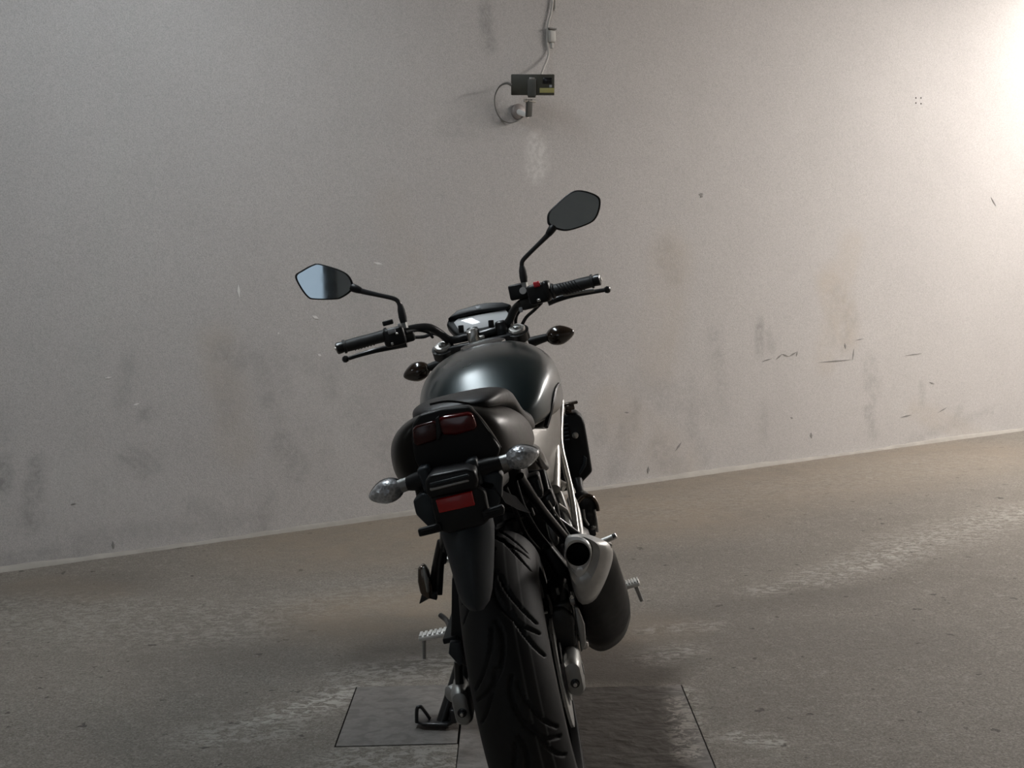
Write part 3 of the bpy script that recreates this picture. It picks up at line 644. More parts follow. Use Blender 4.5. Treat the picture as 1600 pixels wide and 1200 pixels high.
# dark rear panel carrying the lamps
px = -.232
pan = [B(u, v, px) for u, v in ((644, 664), (655, 650), (690, 640), (733, 636), (748, 650), (768, 680), (782, 702), (778, 716), (740, 730), (690, 740), (660, 745), (648, 720), (643, 690))]
pn = prism('tail_panel', pan, A(.035, 0, 0), 'matte_plastic', bike, bevel=.006, seg=3)
def slab(name, px_pts, x0, th, mat, parent, bevel=.003, seg=3):
    return prism(name, [B(u, v, x0) for u, v in px_pts], A(th, 0, 0), mat, parent, bevel=bevel, seg=seg)
tl = empty('tail_light', (0, 0, 0), bike)
slab('lamp_lens', [(682, 660), (690, 652), (730, 646), (738, 648), (746, 668), (740, 674), (712, 682), (694, 682), (686, 676)], -.250, .03, 'red_lens', tl, .006)
slab('lamp_lens', [(644, 672), (650, 667), (676, 659), (682, 662), (685, 682), (681, 690), (652, 699), (646, 694)], -.246, .03, 'red_lens_dim', tl, .006)
slab('lamp_divider', [(680, 656), (685, 652), (690, 676), (686, 690), (682, 690)], -.253, .02, 'black_plastic', tl, .002)
# light edge strip on the right shoulder of the tail
tube('cowl_edge', [B(735, 637, -.236), B(752, 655, -.233), B(770, 680, -.228), B(783, 700, -.215)], [.0015, .0022, .0022, .0012], 'silver_satin', bike, n=6, k=4)
tube('grab_piping', [B(672, 633, -.215), B(700, 628, -.222), B(735, 632, -.222)], .0025, 'black_metal', bike, n=6, k=4)

# ---- number plate hanger, reflector, mudguard
hg = empty('plate_hanger', (0, 0, 0), bike)
slab('lamp_hood', [(664, 752), (672, 744), (728, 733), (742, 737), (748, 752), (744, 768), (700, 776), (672, 782), (665, 772)], -.345, .10, 'black_plastic', hg, .006)
for k in range(2):
    slab('hood_rib', [(671, 757 + 8 * k), (731, 742 + 8 * k), (733, 746 + 8 * k), (673, 761 + 8 * k)], -.352, .012, 'switch_grey' if False else 'silver_satin' if k else 'fender_plastic', hg, .0012, 2)
hb_ = slab('backing_plate', [(672, 776), (744, 760), (758, 770), (766, 812), (756, 822), (700, 836), (684, 830), (676, 800)], -.340, .03, 'matte_plastic', hg, .005)
tag(slab('reflector', [(680.5, 783), (737, 769), (742.5, 791), (686.5, 803.5)], -.352, .016, 'reflector_red', hg, .002), 'red rectangular reflector')
bl = slab('mount_bar', [(652, 829), (688, 819), (691, 832), (655, 841)], -.350, .014, 'matte_plastic', hg, .003)
br_ = slab('mount_bar', [(752, 801), (784, 790), (788, 795), (788, 805), (757, 815)], -.350, .014, 'matte_plastic', hg, .003)
for k in range(2):
    slab('bar_groove', [(658, 831 + 5 * k), (686, 823 + 5 * k), (686.5, 825.5 + 5 * k), (658.5, 833.5 + 5 * k)], -.3515, .004, 'bore_black', bl, .0005, 1)
    slab('bar_groove', [(757, 803 + 5 * k), (781, 796 + 5 * k), (781.5, 798.5 + 5 * k), (757.5, 805.5 + 5 * k)], -.3515, .004, 'bore_black', br_, .0005, 1)
slab('side_web', [(645, 784), (660, 772), (676, 775), (684, 826), (668, 824), (650, 806)], -.30, .05, 'fender_plastic', hg, .004)
slab('side_web', [(752, 742), (778, 738), (786, 746), (784, 780), (772, 806), (762, 806), (756, 775)], -.28, .05, 'fender_plastic', hg, .004)
fs = []
for (lu, lv), (ru, rv), x, dep in (((686, 808), (766, 796), -.312, .020), ((688, 838), (772, 826), -.325, .030), ((697, 868), (772, 858), -.332, .034), ((706, 900), (771, 892), -.340, .034), ((714, 930), (769, 924), -.347, .030), ((721, 946), (765, 942), -.351, .022), ((732, 957), (756, 956), -.353, .012)):
    a, b = B(lu, lv, x), B(ru, rv, x); row = []
    for t in np.linspace(0, 1, 13): row.append(a * (1 - t) + b * t + A(-dep * (1 - (2 * t - 1) ** 2) + .012, 0, 0))
    for t in np.linspace(1, 0, 13): row.append(a * (1 - t) + b * t + A(-dep * (1 - (2 * t - 1) ** 2) + .018, 0, 0))
    fs.append(row)
loft('mudguard', fs, 'fender_plastic', bike, ang=60)
# inner mudguard under the tail
im = []
for x, z, hw in ((-.28, .775, .075), (-.16, .735, .088), (-.02, .70, .095), (.12, .67, .095), (.24, .62, .090)):
    im.append([A(x, TY * .6 + hw * c, z + .02 * s_) for c, s_ in ((-1, -2.2), (-.8, -.2), (-.3, .6), (.3, .6), (.8, -.2), (1, -2.2), (.8, -.8), (.3, 0), (-.3, 0), (-.8, -.8))])
loft('inner_mudguard', im, 'liner_black', bike, smooth=False)
box('tail_underside', (-.10, TY, .755), (.28, .16, .05), 'black_plastic', bike, axes((1, 0, -.12)), bevel=.012)

# ---- rear turn signals
def egg(name, c, d_out, up, L, Hh, T, mat, parent, n=28, sharp=1.35):
    o = nrm(d_out); u = nrm(np.asarray(up) - o * (np.asarray(up) @ o)); f = np.cross(o, u); secs = []
    for t in np.linspace(0, 1, 14):
        q = -math.cos(t * math.pi) # -1 inner .. 1 outer
        r = max(.03, math.sqrt(max(0, 1 - q * q))) * (1 - .30 * max(0, q) ** sharp) * (1 + .06 * (-q))
        secs.append([np.asarray(c) + o * q * L / 2 + u * (Hh / 2 * r * math.cos(a)) + f * (T / 2 * r * math.sin(a)) for a in np.linspace(0, 2 * math.pi, n, endpoint=False)])
    return loft(name, secs, mat, parent, ang=80)
def rear_signal(cu, cv, ou, ov, iu, iv, bu, bv, hpx):
    x = -.265; c, o_, i_, b_ = B(cu, cv, x), B(ou, ov, x), B(iu, iv, x), B(bu, bv, x)
    r = empty('rear_indicator', (0, 0, 0), bike); L = np.linalg.norm(o_ - i_); d = nrm(o_ - i_)
    upv = np.cross(A(1, 0, 0), d); upv = upv if upv[2] > 0 else -upv
    hh = hpx / (F / (CC[0] * -1 + x))
    egg('indicator_lens', c, d, upv, L, hh, .050, 'clear_lens', r)
    egg('lens_housing', c + A(.008, 0, 0), d, upv, L * 1.05, hh * 1.06, .046, 'black_plastic', r)
    # thin dark edge around the lens
    cyl('stalk_collar', i_ + d * .012, i_ - d * .012, .0125, 'silver_satin', r, n=18)
    tube('stalk', [i_ - d * .008, (i_ + b_) / 2, b_], [.0125, .0165, .020], 'black_plastic', r, n=16)
    box('stalk_foot', b_, (.022, .05, .045), 'fender_plastic', r, axes(d, (1, 0, 0)), bevel=.006)
rear_signal(816, 715, 843, 707, 790, 722, 742, 737, 38)
rear_signal(603, 770, 577, 779, 629, 760, 668, 749, 38)

# ---- exhaust silencer
mu = empty('silencer', (0, 0, 0), bike)
def pxo(pts, x, k=5): return crom([B(u, v, x) if len((u, v)) == 2 else None for u, v in pts], k, True)
def resamp(P, n=48):
    P = [np.asarray(p) for p in P]; c = sum(P) / len(P); Q = P + [P[0]]
    L = np.r_[0, np.cumsum([np.linalg.norm(b - a) for a, b in zip(Q[:-1], Q[1:])])]
    # start at the topmost-left point for consistent phase
    ang = [math.atan2(p[2] - c[2], p[1] - c[1]) for p in P]
    return P, c, ang
def polar(P, n=48):
    P, c, ang = resamp(P); o = np.argsort(ang); a = np.array(ang)[o]; X = np.array(P)[o]
    a3 = np.r_[a - 2 * math.pi, a, a + 2 * math.pi]; X3 = np.r_[X, X, X]
    tq = np.linspace(-math.pi, math.pi, n, endpoint=False)
    return [A(*[np.interp(t, a3, X3[:, k]) for k in range(3)]) for t in tq]
outl = [(884, 846), (893, 840), (908, 841), (920, 849), (925, 862), (922, 880), (915, 894), (906, 903), (897, 897), (888, 882), (883, 864)]
hole = [(903 + 18.5 * math.cos(a), 867 + 18.5 * math.sin(a)) for a in np.linspace(0, 2 * math.pi, 20, endpoint=False)]
cap1 = [(884, 842), (895, 837), (918, 837), (940, 845), (952, 852), (956, 866), (951, 888), (940, 914), (927, 936), (911, 944), (900, 934), (892, 908), (884, 872)]
cap2 = [(890, 842), (905, 836), (930, 840), (952, 851), (958, 866), (954, 888), (943, 916), (929, 939), (911, 946), (901, 936), (893, 908), (887, 872)]
bod1 = [(893, 846), (908, 840), (932, 844), (953, 854), (963, 870), (964, 895), (955, 925), (938, 948), (914, 954), (902, 940), (895, 910), (889, 876)]
bod2 = [(900, 895), (915, 880), (945, 880), (970, 897), (982, 930), (984, 958), (974, 985), (950, 1004), (928, 1006), (910, 990), (901, 955), (897, 920)]
bod3 = [(905, 940), (920, 922), (945, 920), (970, 930), (984, 952), (984, 972), (972, 1000), (948, 1017), (930, 1017), (915, 1005), (905, 980), (903, 958)]
s_out = polar(pxo(outl, -.075)); s_hole = polar(pxo(hole, -.075)); s_in = polar(pxo(hole, -.03)); s_deep = polar(pxo([(903 + (u - 903) * .72, 867 + (v - 867) * .72) for u, v in hole], -.02)); s_end = [p + A(.10, 0, -.01) for p in s_deep]
V1, F1 = loft_data([s_in, s_hole, [p * .5 + q * .5 + A(-.004, 0, 0) for p, q in zip(s_hole, s_out)], s_out, [p + A(.016, 0, 0) for p in s_out]], False)
mk('outlet_ring', V1, F1, 'bright_alloy', mu, ang=50)
V1, F1 = loft_data([s_in, s_deep, s_end], False); F1.append(tuple(range(96, 144))); mk('outlet_bore', V1, F1, 'bore_black', mu, ang=50)
s_c1 = polar(pxo(cap1, -.045)); s_c2 = polar(pxo(cap2, .02)); s_c3 = polar(pxo(cap2, .035))
V1, F1 = loft_data([[p * .95 + q * .05 + A(.012, 0, 0) for p, q in zip(s_out, s_c1)], [p * .6 + q * .4 + A(-.004, 0, 0) for p, q in zip(s_out, s_c1)], [p * .25 + q * .75 + A(-.004, 0, 0) for p, q in zip(s_out, s_c1)], [p + A(.006, 0, 0) for p in s_c1], s_c2, s_c3], False); mk('end_cap', V1, F1, 'cap_alloy', mu, ang=50)
V1, F1 = loft_data([[p * .97 + sum(s_c2) / 48 * .03 + A(.006, 0, 0) for p in s_c2], polar(pxo(bod1, .06)), polar(pxo(bod2, .20)), polar(pxo(bod3, .32)), [p * .75 + q * .25 + A(.05, 0, -.01) for p, q in ((lambda L, c: [(x, c) for x in L])(polar(pxo(bod3, .32)), sum(polar(pxo(bod3, .32))) / 48))]], True)
mk('silencer_body', V1, F1, 'exhaust_black', mu, ang=50)
pcv = B(937, 873, .0); 
for u, v in ((952, 854), (893, 932)):
    q = B(u, v, -.02); lathe('cap_rivet', q, (-1, 0, 0), [(-.012, .006), (.004, .006), (.007, .003)], 'chrome', mu, n=12)
slab('cap_badge', [(930, 868), (944, 862), (950, 874), (942, 888), (934, 884)], -.0335, .02, 'silver_satin', mu, .003)
tube('link_pipe', [A(.38, -.20, .30), A(.46, -.17, .25), A(.60, -.10, .22), A(.78, -.04, .22), A(.98, -.05, .27), A(1.02, -.08, .42)], [.030, .026, .024, .022, .022, .020], 'silver_satin', bike, n=14, k=5)
tube('hanger_strap', [B(905, 1000, .18), B(912, 985, .20), B(902, 950, .20)], .008, 'silver_satin', bike, n=8)

# ---- footpegs
def rider_peg(ou, ov, iu, iv, x, fu, fv):
    o_, i_ = B(ou, ov, x), B(iu, iv, x); r = empty('rider_footpeg', (0, 0, 0), bike); d = nrm(o_ - i_)
    ax = axes(d)
    box('peg', (o_ + i_) / 2, (np.linalg.norm(o_ - i_), .040, .012), 'peg_metal', r, ax, bevel=.004)
    L = np.linalg.norm(o_ - i_); n = 9
    for k in range(n): box('tooth', i_ + d * (L * (k + .5) / n) + ax[2] * .007, (L / n * .6, .038, .004), 'peg_metal', r, ax, bevel=.001)
    f_ = B(fu, fv, x); top = o_ - d * .012
    tube('feeler', [top, f_], [.0055, .0048], 'silver_satin', r, n=10)
    return r
rider_peg(655, 997, 722, 984, .47, 663, 1030)
rider_peg(999, 910, 960, 921, .47, 1003, 940)
for s, (u, v, x) in ((1, (722, 984, .45)), (-1, (950, 922, .45))):
    q = B(u, v, x); tube('peg_bracket', [q, A(.47, q[1] * .7, .40), A(.50, s * .11, .46)], [.010, .014, .018], 'silver_satin', bike, n=12, k=4)
# left passenger peg, folded up, on its hanger
pp = empty('passenger_footpeg', (0, 0, 0), bike)
tube('hanger', [B(694, 842, .16), B(687, 880, .18), B(684, 915, .20), B(683, 930, .20)], [.010, .011, .012, .012], 'black_metal', pp, n=10, k=4)
tube('hanger', [B(688, 846, .16), B(679, 890, .18), B(675, 925, .20)], [.007, .007, .007], 'black_metal', pp, n=8, k=3)
ol = [B(u, v, .20) for u, v in ((655, 882), (664, 879), (671, 890), (677, 915), (676, 933), (668, 930), (659, 924), (655, 905))]
prism('peg', ol, A(-.035, 0, 0), 'peg_bronze', pp, bevel=.007, seg=3)
prism('peg_rubber', [B(u, v, .16) for u, v in ((660, 886), (664, 886), (670, 905), (671, 926), (667, 926), (663, 905))], A(-.006, 0, 0), 'silver_satin', pp, bevel=.002)
ol = [B(u, v, .19) for u, v in ((656, 942), (660, 926), (684, 924), (684, 936), (672, 933))]
prism('pivot_fork', ol, A(-.02, 0, 0), 'black_metal', pp, bevel=.003)
# right passenger peg, pale, just showing above the silencer
q0, q1 = B(925, 856, .22), B(960, 839, .22)
pr_ = empty('passenger_footpeg', (0, 0, 0), bike)
tube('peg', [q0, q0 * .5 + q1 * .5, q1], [.010, .0085, .0065], 'peg_metal', pr_, n=12); lathe('peg_tip', q1, q1 - q0, [(-.004, .007), (.004, .0075), (.006, .004)], 'chrome', pr_, n=12)
tube('hanger', [q0, A(.26, -.12, .58), A(.30, -.115, .68)], .011, 'black_metal', pr_, n=10)
box('heel_plate', A(.42, -.145, .40), (.10, .010, .13), 'silver_satin', bike, axes((1, 0, -.3)), bevel=.004)
tube('brake_pedal', [A(.46, -.17, .33), A(.55, -.22, .26), A(.66, -.235, .25), A(.70, -.235, .255)], .007, 'silver_satin', bike, n=8, k=5)
tube('shift_lever', [A(.46, .16, .33), A(.56, .20, .28), A(.66, .22, .29), A(.70, .24, .30)], .007, 'black_metal', bike, n=8, k=5)

# ---- side stand
ss = empty('side_stand', (0, 0, 0), bike)
def ground_b(u, v, h=0.0):
    d = ray_b(u, v); s = (h - float(CC @ UP)) / float(d @ UP); return CC + d * s
ft = ground_b(690, 1128, .012)
tube('stand_leg', [A(.60, .13, .30), A(.60, .17, .25), ft * .55 + A(.60, .17, .25) * .45, ft], [.016, .016, .014, .014], 'black_metal', ss, n=12, k=3)
fo = [ground_b(u, v, .008) for u, v in ((648, 1131), (654, 1125), (676, 1122), (706, 1118), (712, 1131), (700, 1137), (660, 1136))]
prism('stand_foot', fo, UP * .008, 'black_metal', ss, bevel=.003)
prism('stand_gusset', [ground_b(u, v, .014) for u, v in ((700, 1122), (708, 1117), (714, 1132), (704, 1132))], UP * .035, 'black_metal', ss, bevel=.003)
k0 = ground_b(651, 1130, .012); k1 = ground_b(672, 1127, .012)
tube('toe_loop', [k0, k0 + UP * .035 + A(0, -.002, 0), k0 * .75 + k1 * .25 + UP * .040, k0 * .55 + k1 * .45 + UP * .036, k1 + UP * .006], .0048, 'black_metal', ss, n=8, k=4)
lathe('pivot_boss', B(709, 1083, .40), (-.6, .8, 0), [(-.02, .020), (.012, .020), (.018, .012)], 'silver_satin', ss, n=18)
tube('return_spring', [A(.58, .15, .30), A(.575, .185, .20)], .007, 'silver_satin', ss, n=8)

# ---- engine, radiator, shock and the clutter under the seat
en = empty('engine', (0, 0, 0), bike)
box('crankcase', (.66, 0, .36), (.42, .27, .26), 'engine_metal', en, bevel=.03, seg=3)
for nm, c, f in (('cylinder', A(.90, 0, .46), A(.9, 0, .42)), ('cylinder', A(.58, 0, .58), A(-.35, 0, 1))):
    ax = axes(f)
    v, f_ = join(box_data(c, (.20, .15, .14), ax), *[box_data(c + ax[0] * (-.08 + .022 * k), (.007, .20, .19), ax) for k in range(8)])
    mk(nm, v, f_, 'engine_metal', en, smooth=False)
    box('cylinder_head', c + ax[0] * .14, (.10, .19, .17), 'black_metal', en, ax, bevel=.015)
lathe('clutch_cover', (.68, -.125, .36), (0, -1, 0), [(0, .10), (.05, .098), (.062, .085), (.066, .05)], 'black_metal', en, n=36)
lathe('alternator_cover', (.70, .125, .36), (0, 1, 0), [(0, .095), (.04, .09), (.05, .07)], 'black_metal', en, n=36)
ccx = .80
cc = [B(u, v, ccx) for u, v in ((901, 792), (904, 781), (913, 776), (924, 777), (931, 786), (934, 798), (930, 800), (932, 838), (922, 842), (908, 838), (902, 815))]
prism('cam_cover', cc, A(.10, .01, 0), 'black_metal', en, bevel=.010, seg=3)
tube('cover_highlight', [B(903, 786, ccx - .008), B(912, 777, ccx - .008), B(924, 777, ccx - .008), B(932, 788, ccx - .008), B(934, 799, ccx - .008)], .006, 'peg_bronze', en, n=8, k=4)  # brownish highlight on the cover top, built as a bronze strip
tube('coolant_pipe', [B(929, 797, ccx - .015), B(932, 815, ccx - .015), B(934, 832, ccx - .015)], .004, 'silver', en, n=8)
tube('coolant_pipe', [B(911, 797, ccx - .01), B(913, 812, ccx - .01), B(919, 822, ccx - .01)], .0045, 'silver_satin', en, n=8)
tube('coolant_hose', [B(893, 782, .72), B(899, 800, .66), B(904, 830, .60), B(906, 850, .55)], .013, 'silver_satin', en, n=12, k=4)
box('cover_bolt', B(926, 826, ccx - .012), (.012, .012, .010), 'silver_satin', en, bevel=.003)
ra = empty('radiator', (0, 0, 0), bike)
box('core', (1.13, 0, .60), (.035, .34, .24), 'radiator_core', ra, bevel=.006)
for k in range(12): box('fin', (1.110, 0, .50 + .018 * k), (.006, .32, .003), 'engine_metal', ra, bevel=0)
rs_ = [(882, 648), (900, 645), (909, 652), (914, 664), (920, 700), (926, 738), (909, 756), (900, 762), (893, 756), (886, 720), (880, 690), (879, 660)]
oR = [B(u, v, 1.06) for u, v in rs_]
for s in (-1, 1):
    oo = oR if s < 0 else [p * A(1, -1, 1) for p in oR]
    sh = prism('radiator_shroud', oo, A(.09, 0, 0), 'matte_plastic', ra, bevel=.008, seg=3)
    cb_ = B(899, 681, 1.055) * (A(1, 1, 1) if s < 0 else A(1, -1, 1))
    lathe('shroud_bolt', cb_, (-1, 0, 0), [(-.004, .009), (.004, .009), (.006, .005)], 'silver', sh, n=14)
    if s < 0:
        prism('shroud_facet', [B(u, v, 1.057) for u, v in ((912, 712), (917, 716), (916, 728), (906, 744), (904, 740), (911, 725))], A(-.004, 0, 0), 'fender_plastic', sh, bevel=.002)
        for k in range(5): box('louver', B(884 + k * .6, 664 + 6 * k, 1.056), (.008, .014, .004), 'fender_plastic', sh, bevel=.001)
hn = B(891, 634, 1.07)
v, f_ = join(box_data(B(891, 631, 1.07), (.03, .044, .008)), box_data(B(890, 637, 1.07), (.03, .028, .016)), box_data(B(888, 643, 1.07), (.02, .020, .014)))
mk('radiator_cap', v, f_, 'peg_bronze', ra, bevel=.003)
tube('spout', [B(903, 752, 1.04), B(905, 765, 1.0), B(910, 778, .95)], [.014, .012, .012], 'black_plastic', ra, n=10, k=4)
# shock, linkage, reservoir, boxes, loom
sk = empty('rear_shock', (0, 0, 0), bike)
cyl('damper', (.30, -.02, .40), (.36, -.02, .62), .020, 'engine_metal', sk)
hel = [A(.30 + .06 * t, -.02, .40 + .22 * t) + .034 * (math.cos(t * 2 * math.pi * 7) * A(.96, 0, -.26) + math.sin(t * 2 * math.pi * 7) * A(0, 1, 0)) for t in np.linspace(0, 1, 120)]
tube('spring', hel, .006, 'black_metal', sk, n=6)
box('battery_box', (.22, 0, .70), (.26, .17, .10), 'black_plastic', bike, bevel=.012)
box('air_box', (.68, 0, .74), (.36, .22, .16), 'black_plastic', bike, bevel=.02)
tube('subframe_strut', [B(812, 745, .05), B(845, 795, .12), B(880, 838, .20), B(893, 850, .24)], .010, 'black_metal', bike, n=12, k=4)
tube('subframe_strut', [B(812, 745, .05) * A(1, -1, 1), B(845, 795, .12) * A(1, -1, 1), B(880, 838, .20) * A(1, -1, 1)], .010, 'black_metal', bike, n=12, k=4)
tube('strut_edge', [B(856, 783, .10), B(878, 818, .16), B(893, 842, .20)], .0025, 'silver_satin', bike, n=6, k=3)
slab('splash_guard', [(735, 745), (852, 735), (872, 790), (884, 850), (870, 930), (800, 930), (770, 860)], .345, .02, 'black_plastic', bike, .006)
slab('reservoir', [(852, 818), (864, 814), (870, 830), (874, 852), (866, 856), (858, 842)], .22, .05, 'silver_satin', bike, .006)
slab('relay_box', [(822, 748), (842, 742), (850, 776), (832, 784)], .10, .06, 'black_plastic', bike, .006)
slab('connector', [(826, 758), (829, 757), (832, 770), (829, 771)], .095, .01, 'silver_satin', bike, .001)
slab('connector', [(838, 752), (841, 751), (845, 766), (842, 767)], .095, .01, 'fender_plastic', bike, .001)
slab('connector', [(829, 796), (832, 795), (836, 806), (833, 808)], .14, .01, 'silver_satin', bike, .001)
slab('bracket', [(842, 782), (862, 768), (870, 790), (858, 800), (848, 806)], .18, .05, 'black_metal', bike, .005)
slab('swingarm_guard', [(845, 860), (860, 852), (888, 888), (896, 930), (882, 940), (868, 905)], .14, .05, 'black_plastic', bike, .008)
tube('cable_run', [B(790, 762, .0), B(806, 800, .06), B(822, 836, .12), B(850, 868, .16), B(874, 880, .18)], .005, 'rubber', bike, n=8, k=5)
tube('cable_run', [B(806, 752, .02), B(818, 790, .06), B(840, 830, .12), B(866, 862, .16), B(878, 880, .18)], .004, 'rubber', bike, n=8, k=5)
for (u0, v0, u1, v1, x) in ((855, 930, 862, 960, .02), (870, 920, 874, 950, .06), (884, 915, 886, 935, .08), (838, 900, 848, 935, -.02)):
    tube('brake_line', [B(u0, v0, x), B((u0 + u1) / 2 + 2, (v0 + v1) / 2, x), B(u1, v1, x)], .0035, 'silver_satin' if x > .05 else 'black_metal', bike, n=8, k=3)
slab('caliper_bracket', [(848, 958), (880, 950), (896, 965), (900, 1010), (896, 1040), (872, 1040), (858, 1000)], .02, .05, 'black_metal', bike, .006)
slab('hugger_tip', [(896, 948), (904, 950), (914, 978), (916, 1010), (908, 1022), (903, 990)], .03, .012, 'silver_satin', bike, .004)
slab('bracket_clip', [(838, 960), (855, 957), (856, 960), (839, 963)], -.02, .01, 'silver_satin', bike, .001)
slab('link_rod', [(856, 980), (862, 976), (866, 1000), (866, 1022), (862, 1024), (859, 1000)], .0, .012, 'silver_satin', bike, .003)
slab('link_end', [(908, 1000), (918, 1004), (921, 1012), (914, 1018), (908, 1012)], .10, .03, 'silver', bike, .004)

# ---- front end
ft_ = empty('front_fork', (0, 0, 0), bike)
RK = nrm(A(-math.tan(math.radians(25)), 0, 1))
for s, (u, v) in ((-1, (808, 517)), (1, (692, 545))):
    top = B(u, v, 1.06); top = A(top[0], top[1], top[2])
    foot = A(1.44, s * .098, .29)
    d = nrm(foot - top)
    cyl('stanchion', top, top + d * .42, .0205, 'silver_satin', ft_); cyl('slider', top + d * .40, foot, .027, 'black_metal', ft_)
    cp_ = lathe('fork_cap', top, -d, [(-.012, .0245), (.006, .0245), (.010, .021)], 'silver', ft_, n=24)
    lathe('adjuster', top - d * .010, -d, [(0, .010), (.006, .010), (.007, .006)], 'silver_satin', cp_, n=6)
    ring('clamp_ring', top + d * .012, d, [(-.012, .0215), (.014, .0215), (.014, .033), (-.012, .033)], 'black_metal', ft_, n=28)
cR, cL = B(808, 517, 1.06), B(692, 545, 1.06)
box('top_yoke', (cR + cL) / 2 + A(.015, 0, -.014), (.07, .20, .026), 'black_metal', ft_, bevel=.008)
box('lower_yoke', (1.165, 0, .75), (.07, .23, .035), 'black_metal', ft_, bevel=.008)
ig = B(738, 522, 1.03); lathe('ignition_switch', ig + A(.02, 0, -.03), (-.3, 0, 1), [(0, .017), (.04, .017), (.043, .010)], 'silver', ft_, n=20)
slab('ignition_key', [(735, 516), (741, 513), (746, 520), (741, 532), (734, 536)], 1.02, .004, 'silver', ft_, .001)
box('steering_nut', (cR + cL) / 2 + A(.01, 0, .004), (.03, .03, .012), 'silver', ft_, bevel=.004)
fm = []
for t in np.linspace(math.radians(25), math.radians(165), 15):
    c = A(1.445, 0, .30); rr = .325; d = A(math.cos(t), 0, math.sin(t))
    fm.append([c + d * (rr - .03 * (abs(q) / .066) ** 2) + A(0, q, 0) for q in np.linspace(-.066, .066, 9)] + [c + d * (rr - .005 - .03 * (abs(q) / .066) ** 2) + A(0, q, 0) for q in np.linspace(.066, -.066, 9)])
loft('front_mudguard', fm, 'cowl_paint', bike, ang=60)
hl = lathe('headlight', (1.24, 0, .87), (1, 0, -.08), [(-.06, .04), (-.04, .075), (.02, .098), (.06, .102), (.068, .096)], 'black_plastic', bike, n=36)
lathe('headlight_glass', (1.306, 0, .865), (1, 0, -.08), [(0, .094), (.012, .085), (.020, .05), (.022, .01)], 'clear_lens', hl, n=36)
# dash
da = empty('instrument_panel', (0, 0, 0), bike)
dp0 = B(755, 502, 1.10); dn = nrm(A(-.80, 0, .60))
def dpx(pts): return [Bp(u, v, dp0, dn) for u, v in pts]
bez = [(697, 508), (700, 499), (715, 489), (745, 481), (760, 478), (785, 477), (799, 480), (801, 492), (798, 510), (760, 519), (716, 526), (708, 520)]
prism('housing', dpx(bez), -dn * .035, 'black_plastic', da, bevel=.006, seg=3)
prism('screen', [p + dn * .002 for p in dpx([(709, 505), (716, 499), (790, 485), (794, 490), (790, 506), (720, 521)])], -dn * .006, 'lcd', da, bevel=.0015)
prism('hood', [p + dn * .012 for p in dpx([(700, 502), (715, 489), (745, 480), (760, 477), (786, 476), (800, 480), (794, 485), (745, 491), (716, 498)])], -dn * .020, 'black_plastic', da, bevel=.004)
prism('warning_lamp', [p + dn * .013 for p in dpx([(744, 484), (752, 482), (753, 486), (746, 488)])], -dn * .004, 'switch_grey', da, bevel=.001)
# handlebar
hbp = [B(*q) for q in ((604, 525, .955), (630, 518, .985), (652, 513, 1.01), (672, 513, 1.03), (688, 522, 1.05), (703, 532, 1.07), (725, 529, 1.08), (760, 521, 1.085), (783, 513, 1.08), (796, 501, 1.07), (803, 486, 1.06), (815, 474, 1.04), (838, 464, 1.015), (866, 456, .995))]
hb2 = tube('handlebar', hbp, .0115, 'black_metal', bike, n=14, k=5)
for u, v in ((738, 516), (782, 506)):
    q = B(u + 2, v + 8, 1.08); box('bar_clamp', q, (.042, .034, .046), 'black_metal', bike, bevel=.008)
for u, v in ((721, 513), (768, 505)): cyl('clamp_bolt', B(u, v + 8, 1.055), B(u - 1, v - 4, 1.055), .008, 'black_plastic', bike, n=14, bevel=.002)
def grip(eu, ev, iu, iv, xe, xi, nm):
    e, i = B(eu, ev, xe), B(iu, iv, xi); d = nrm(e - i); L = np.linalg.norm(e - i); r = empty(nm, (0, 0, 0), bike)
    lathe('grip_rubber', i, d, [(0, .0215), (.006, .0215), (.010, .0175), (L * .35, .0165), (L * .6, .0172), (L - .022, .0165), (L - .020, .0195), (L - .014, .0195)], 'grip_rubber', r, n=28)
    ax = axes(d)
    for k in range(7):                                       # slanting ribs
        pth = [i + d * (.02 + (L - .06) * (k * .11 + .30 * t)) + (.0178) * (math.cos(2.2 + t * 2.4) * ax[1] + math.sin(2.2 + t * 2.4) * ax[2]) for t in np.linspace(0, 1, 8)]
        tube('grip_rib', pth, .0016, 'grip_rubber', r, n=6)
    lathe('bar_end', i, d, [(L - .014, .015), (L - .004, .0165), (L + .004, .0165), (L + .007, .012)], 'black_metal', r, n=24)
    lathe('end_screw', i, d, [(L + .006, .006), (L + .009, .006), (L + .0095, .003)], 'silver', r, n=10)
grip(529, 545, 606, 524, .925, .955, 'grip'); grip(935, 438, 862, 456, .965, .99, 'grip')
# left controls
sl = empty('clutch_controls', (0, 0, 0), bike)
d = nrm(B(529, 545, .925) - B(606, 524, .955)); ax = axes(d)
box('switch_housing', B(616, 527, .955), (.060, .044, .052), 'black_plastic', sl, ax, bevel=.010, seg=3)
box('toggle', B(612, 518, .93), (.022, .008, .015), 'switch_grey', sl, ax, bevel=.003)
box('toggle', B(624, 509, .935), (.008, .008, .010), 'kill_red' if False else 'switch_grey', sl, ax, bevel=.002)
box('toggle', B(613, 538, .932), (.007, .006, .008), 'silver', sl, ax, bevel=.002)
box('toggle', B(620, 522, .928), (.007, .006, .006), 'silver', sl, ax, bevel=.002)
box('flash_trigger', B(606, 505, .955), (.030, .018, .014), 'black_plastic', sl, ax, bevel=.003)
box('lever_perch', B(634, 527, 1.0), (.050, .038, .034), 'black_metal', sl, ax, bevel=.008)
tube('clutch_lever', [B(636, 538, 1.02), B(612, 543, 1.02), B(585, 549, 1.0), B(560, 556, .99), B(545, 561, .985)], [.010, .009, .0075, .0065, .006], 'black_metal', sl, n=10, k=4)
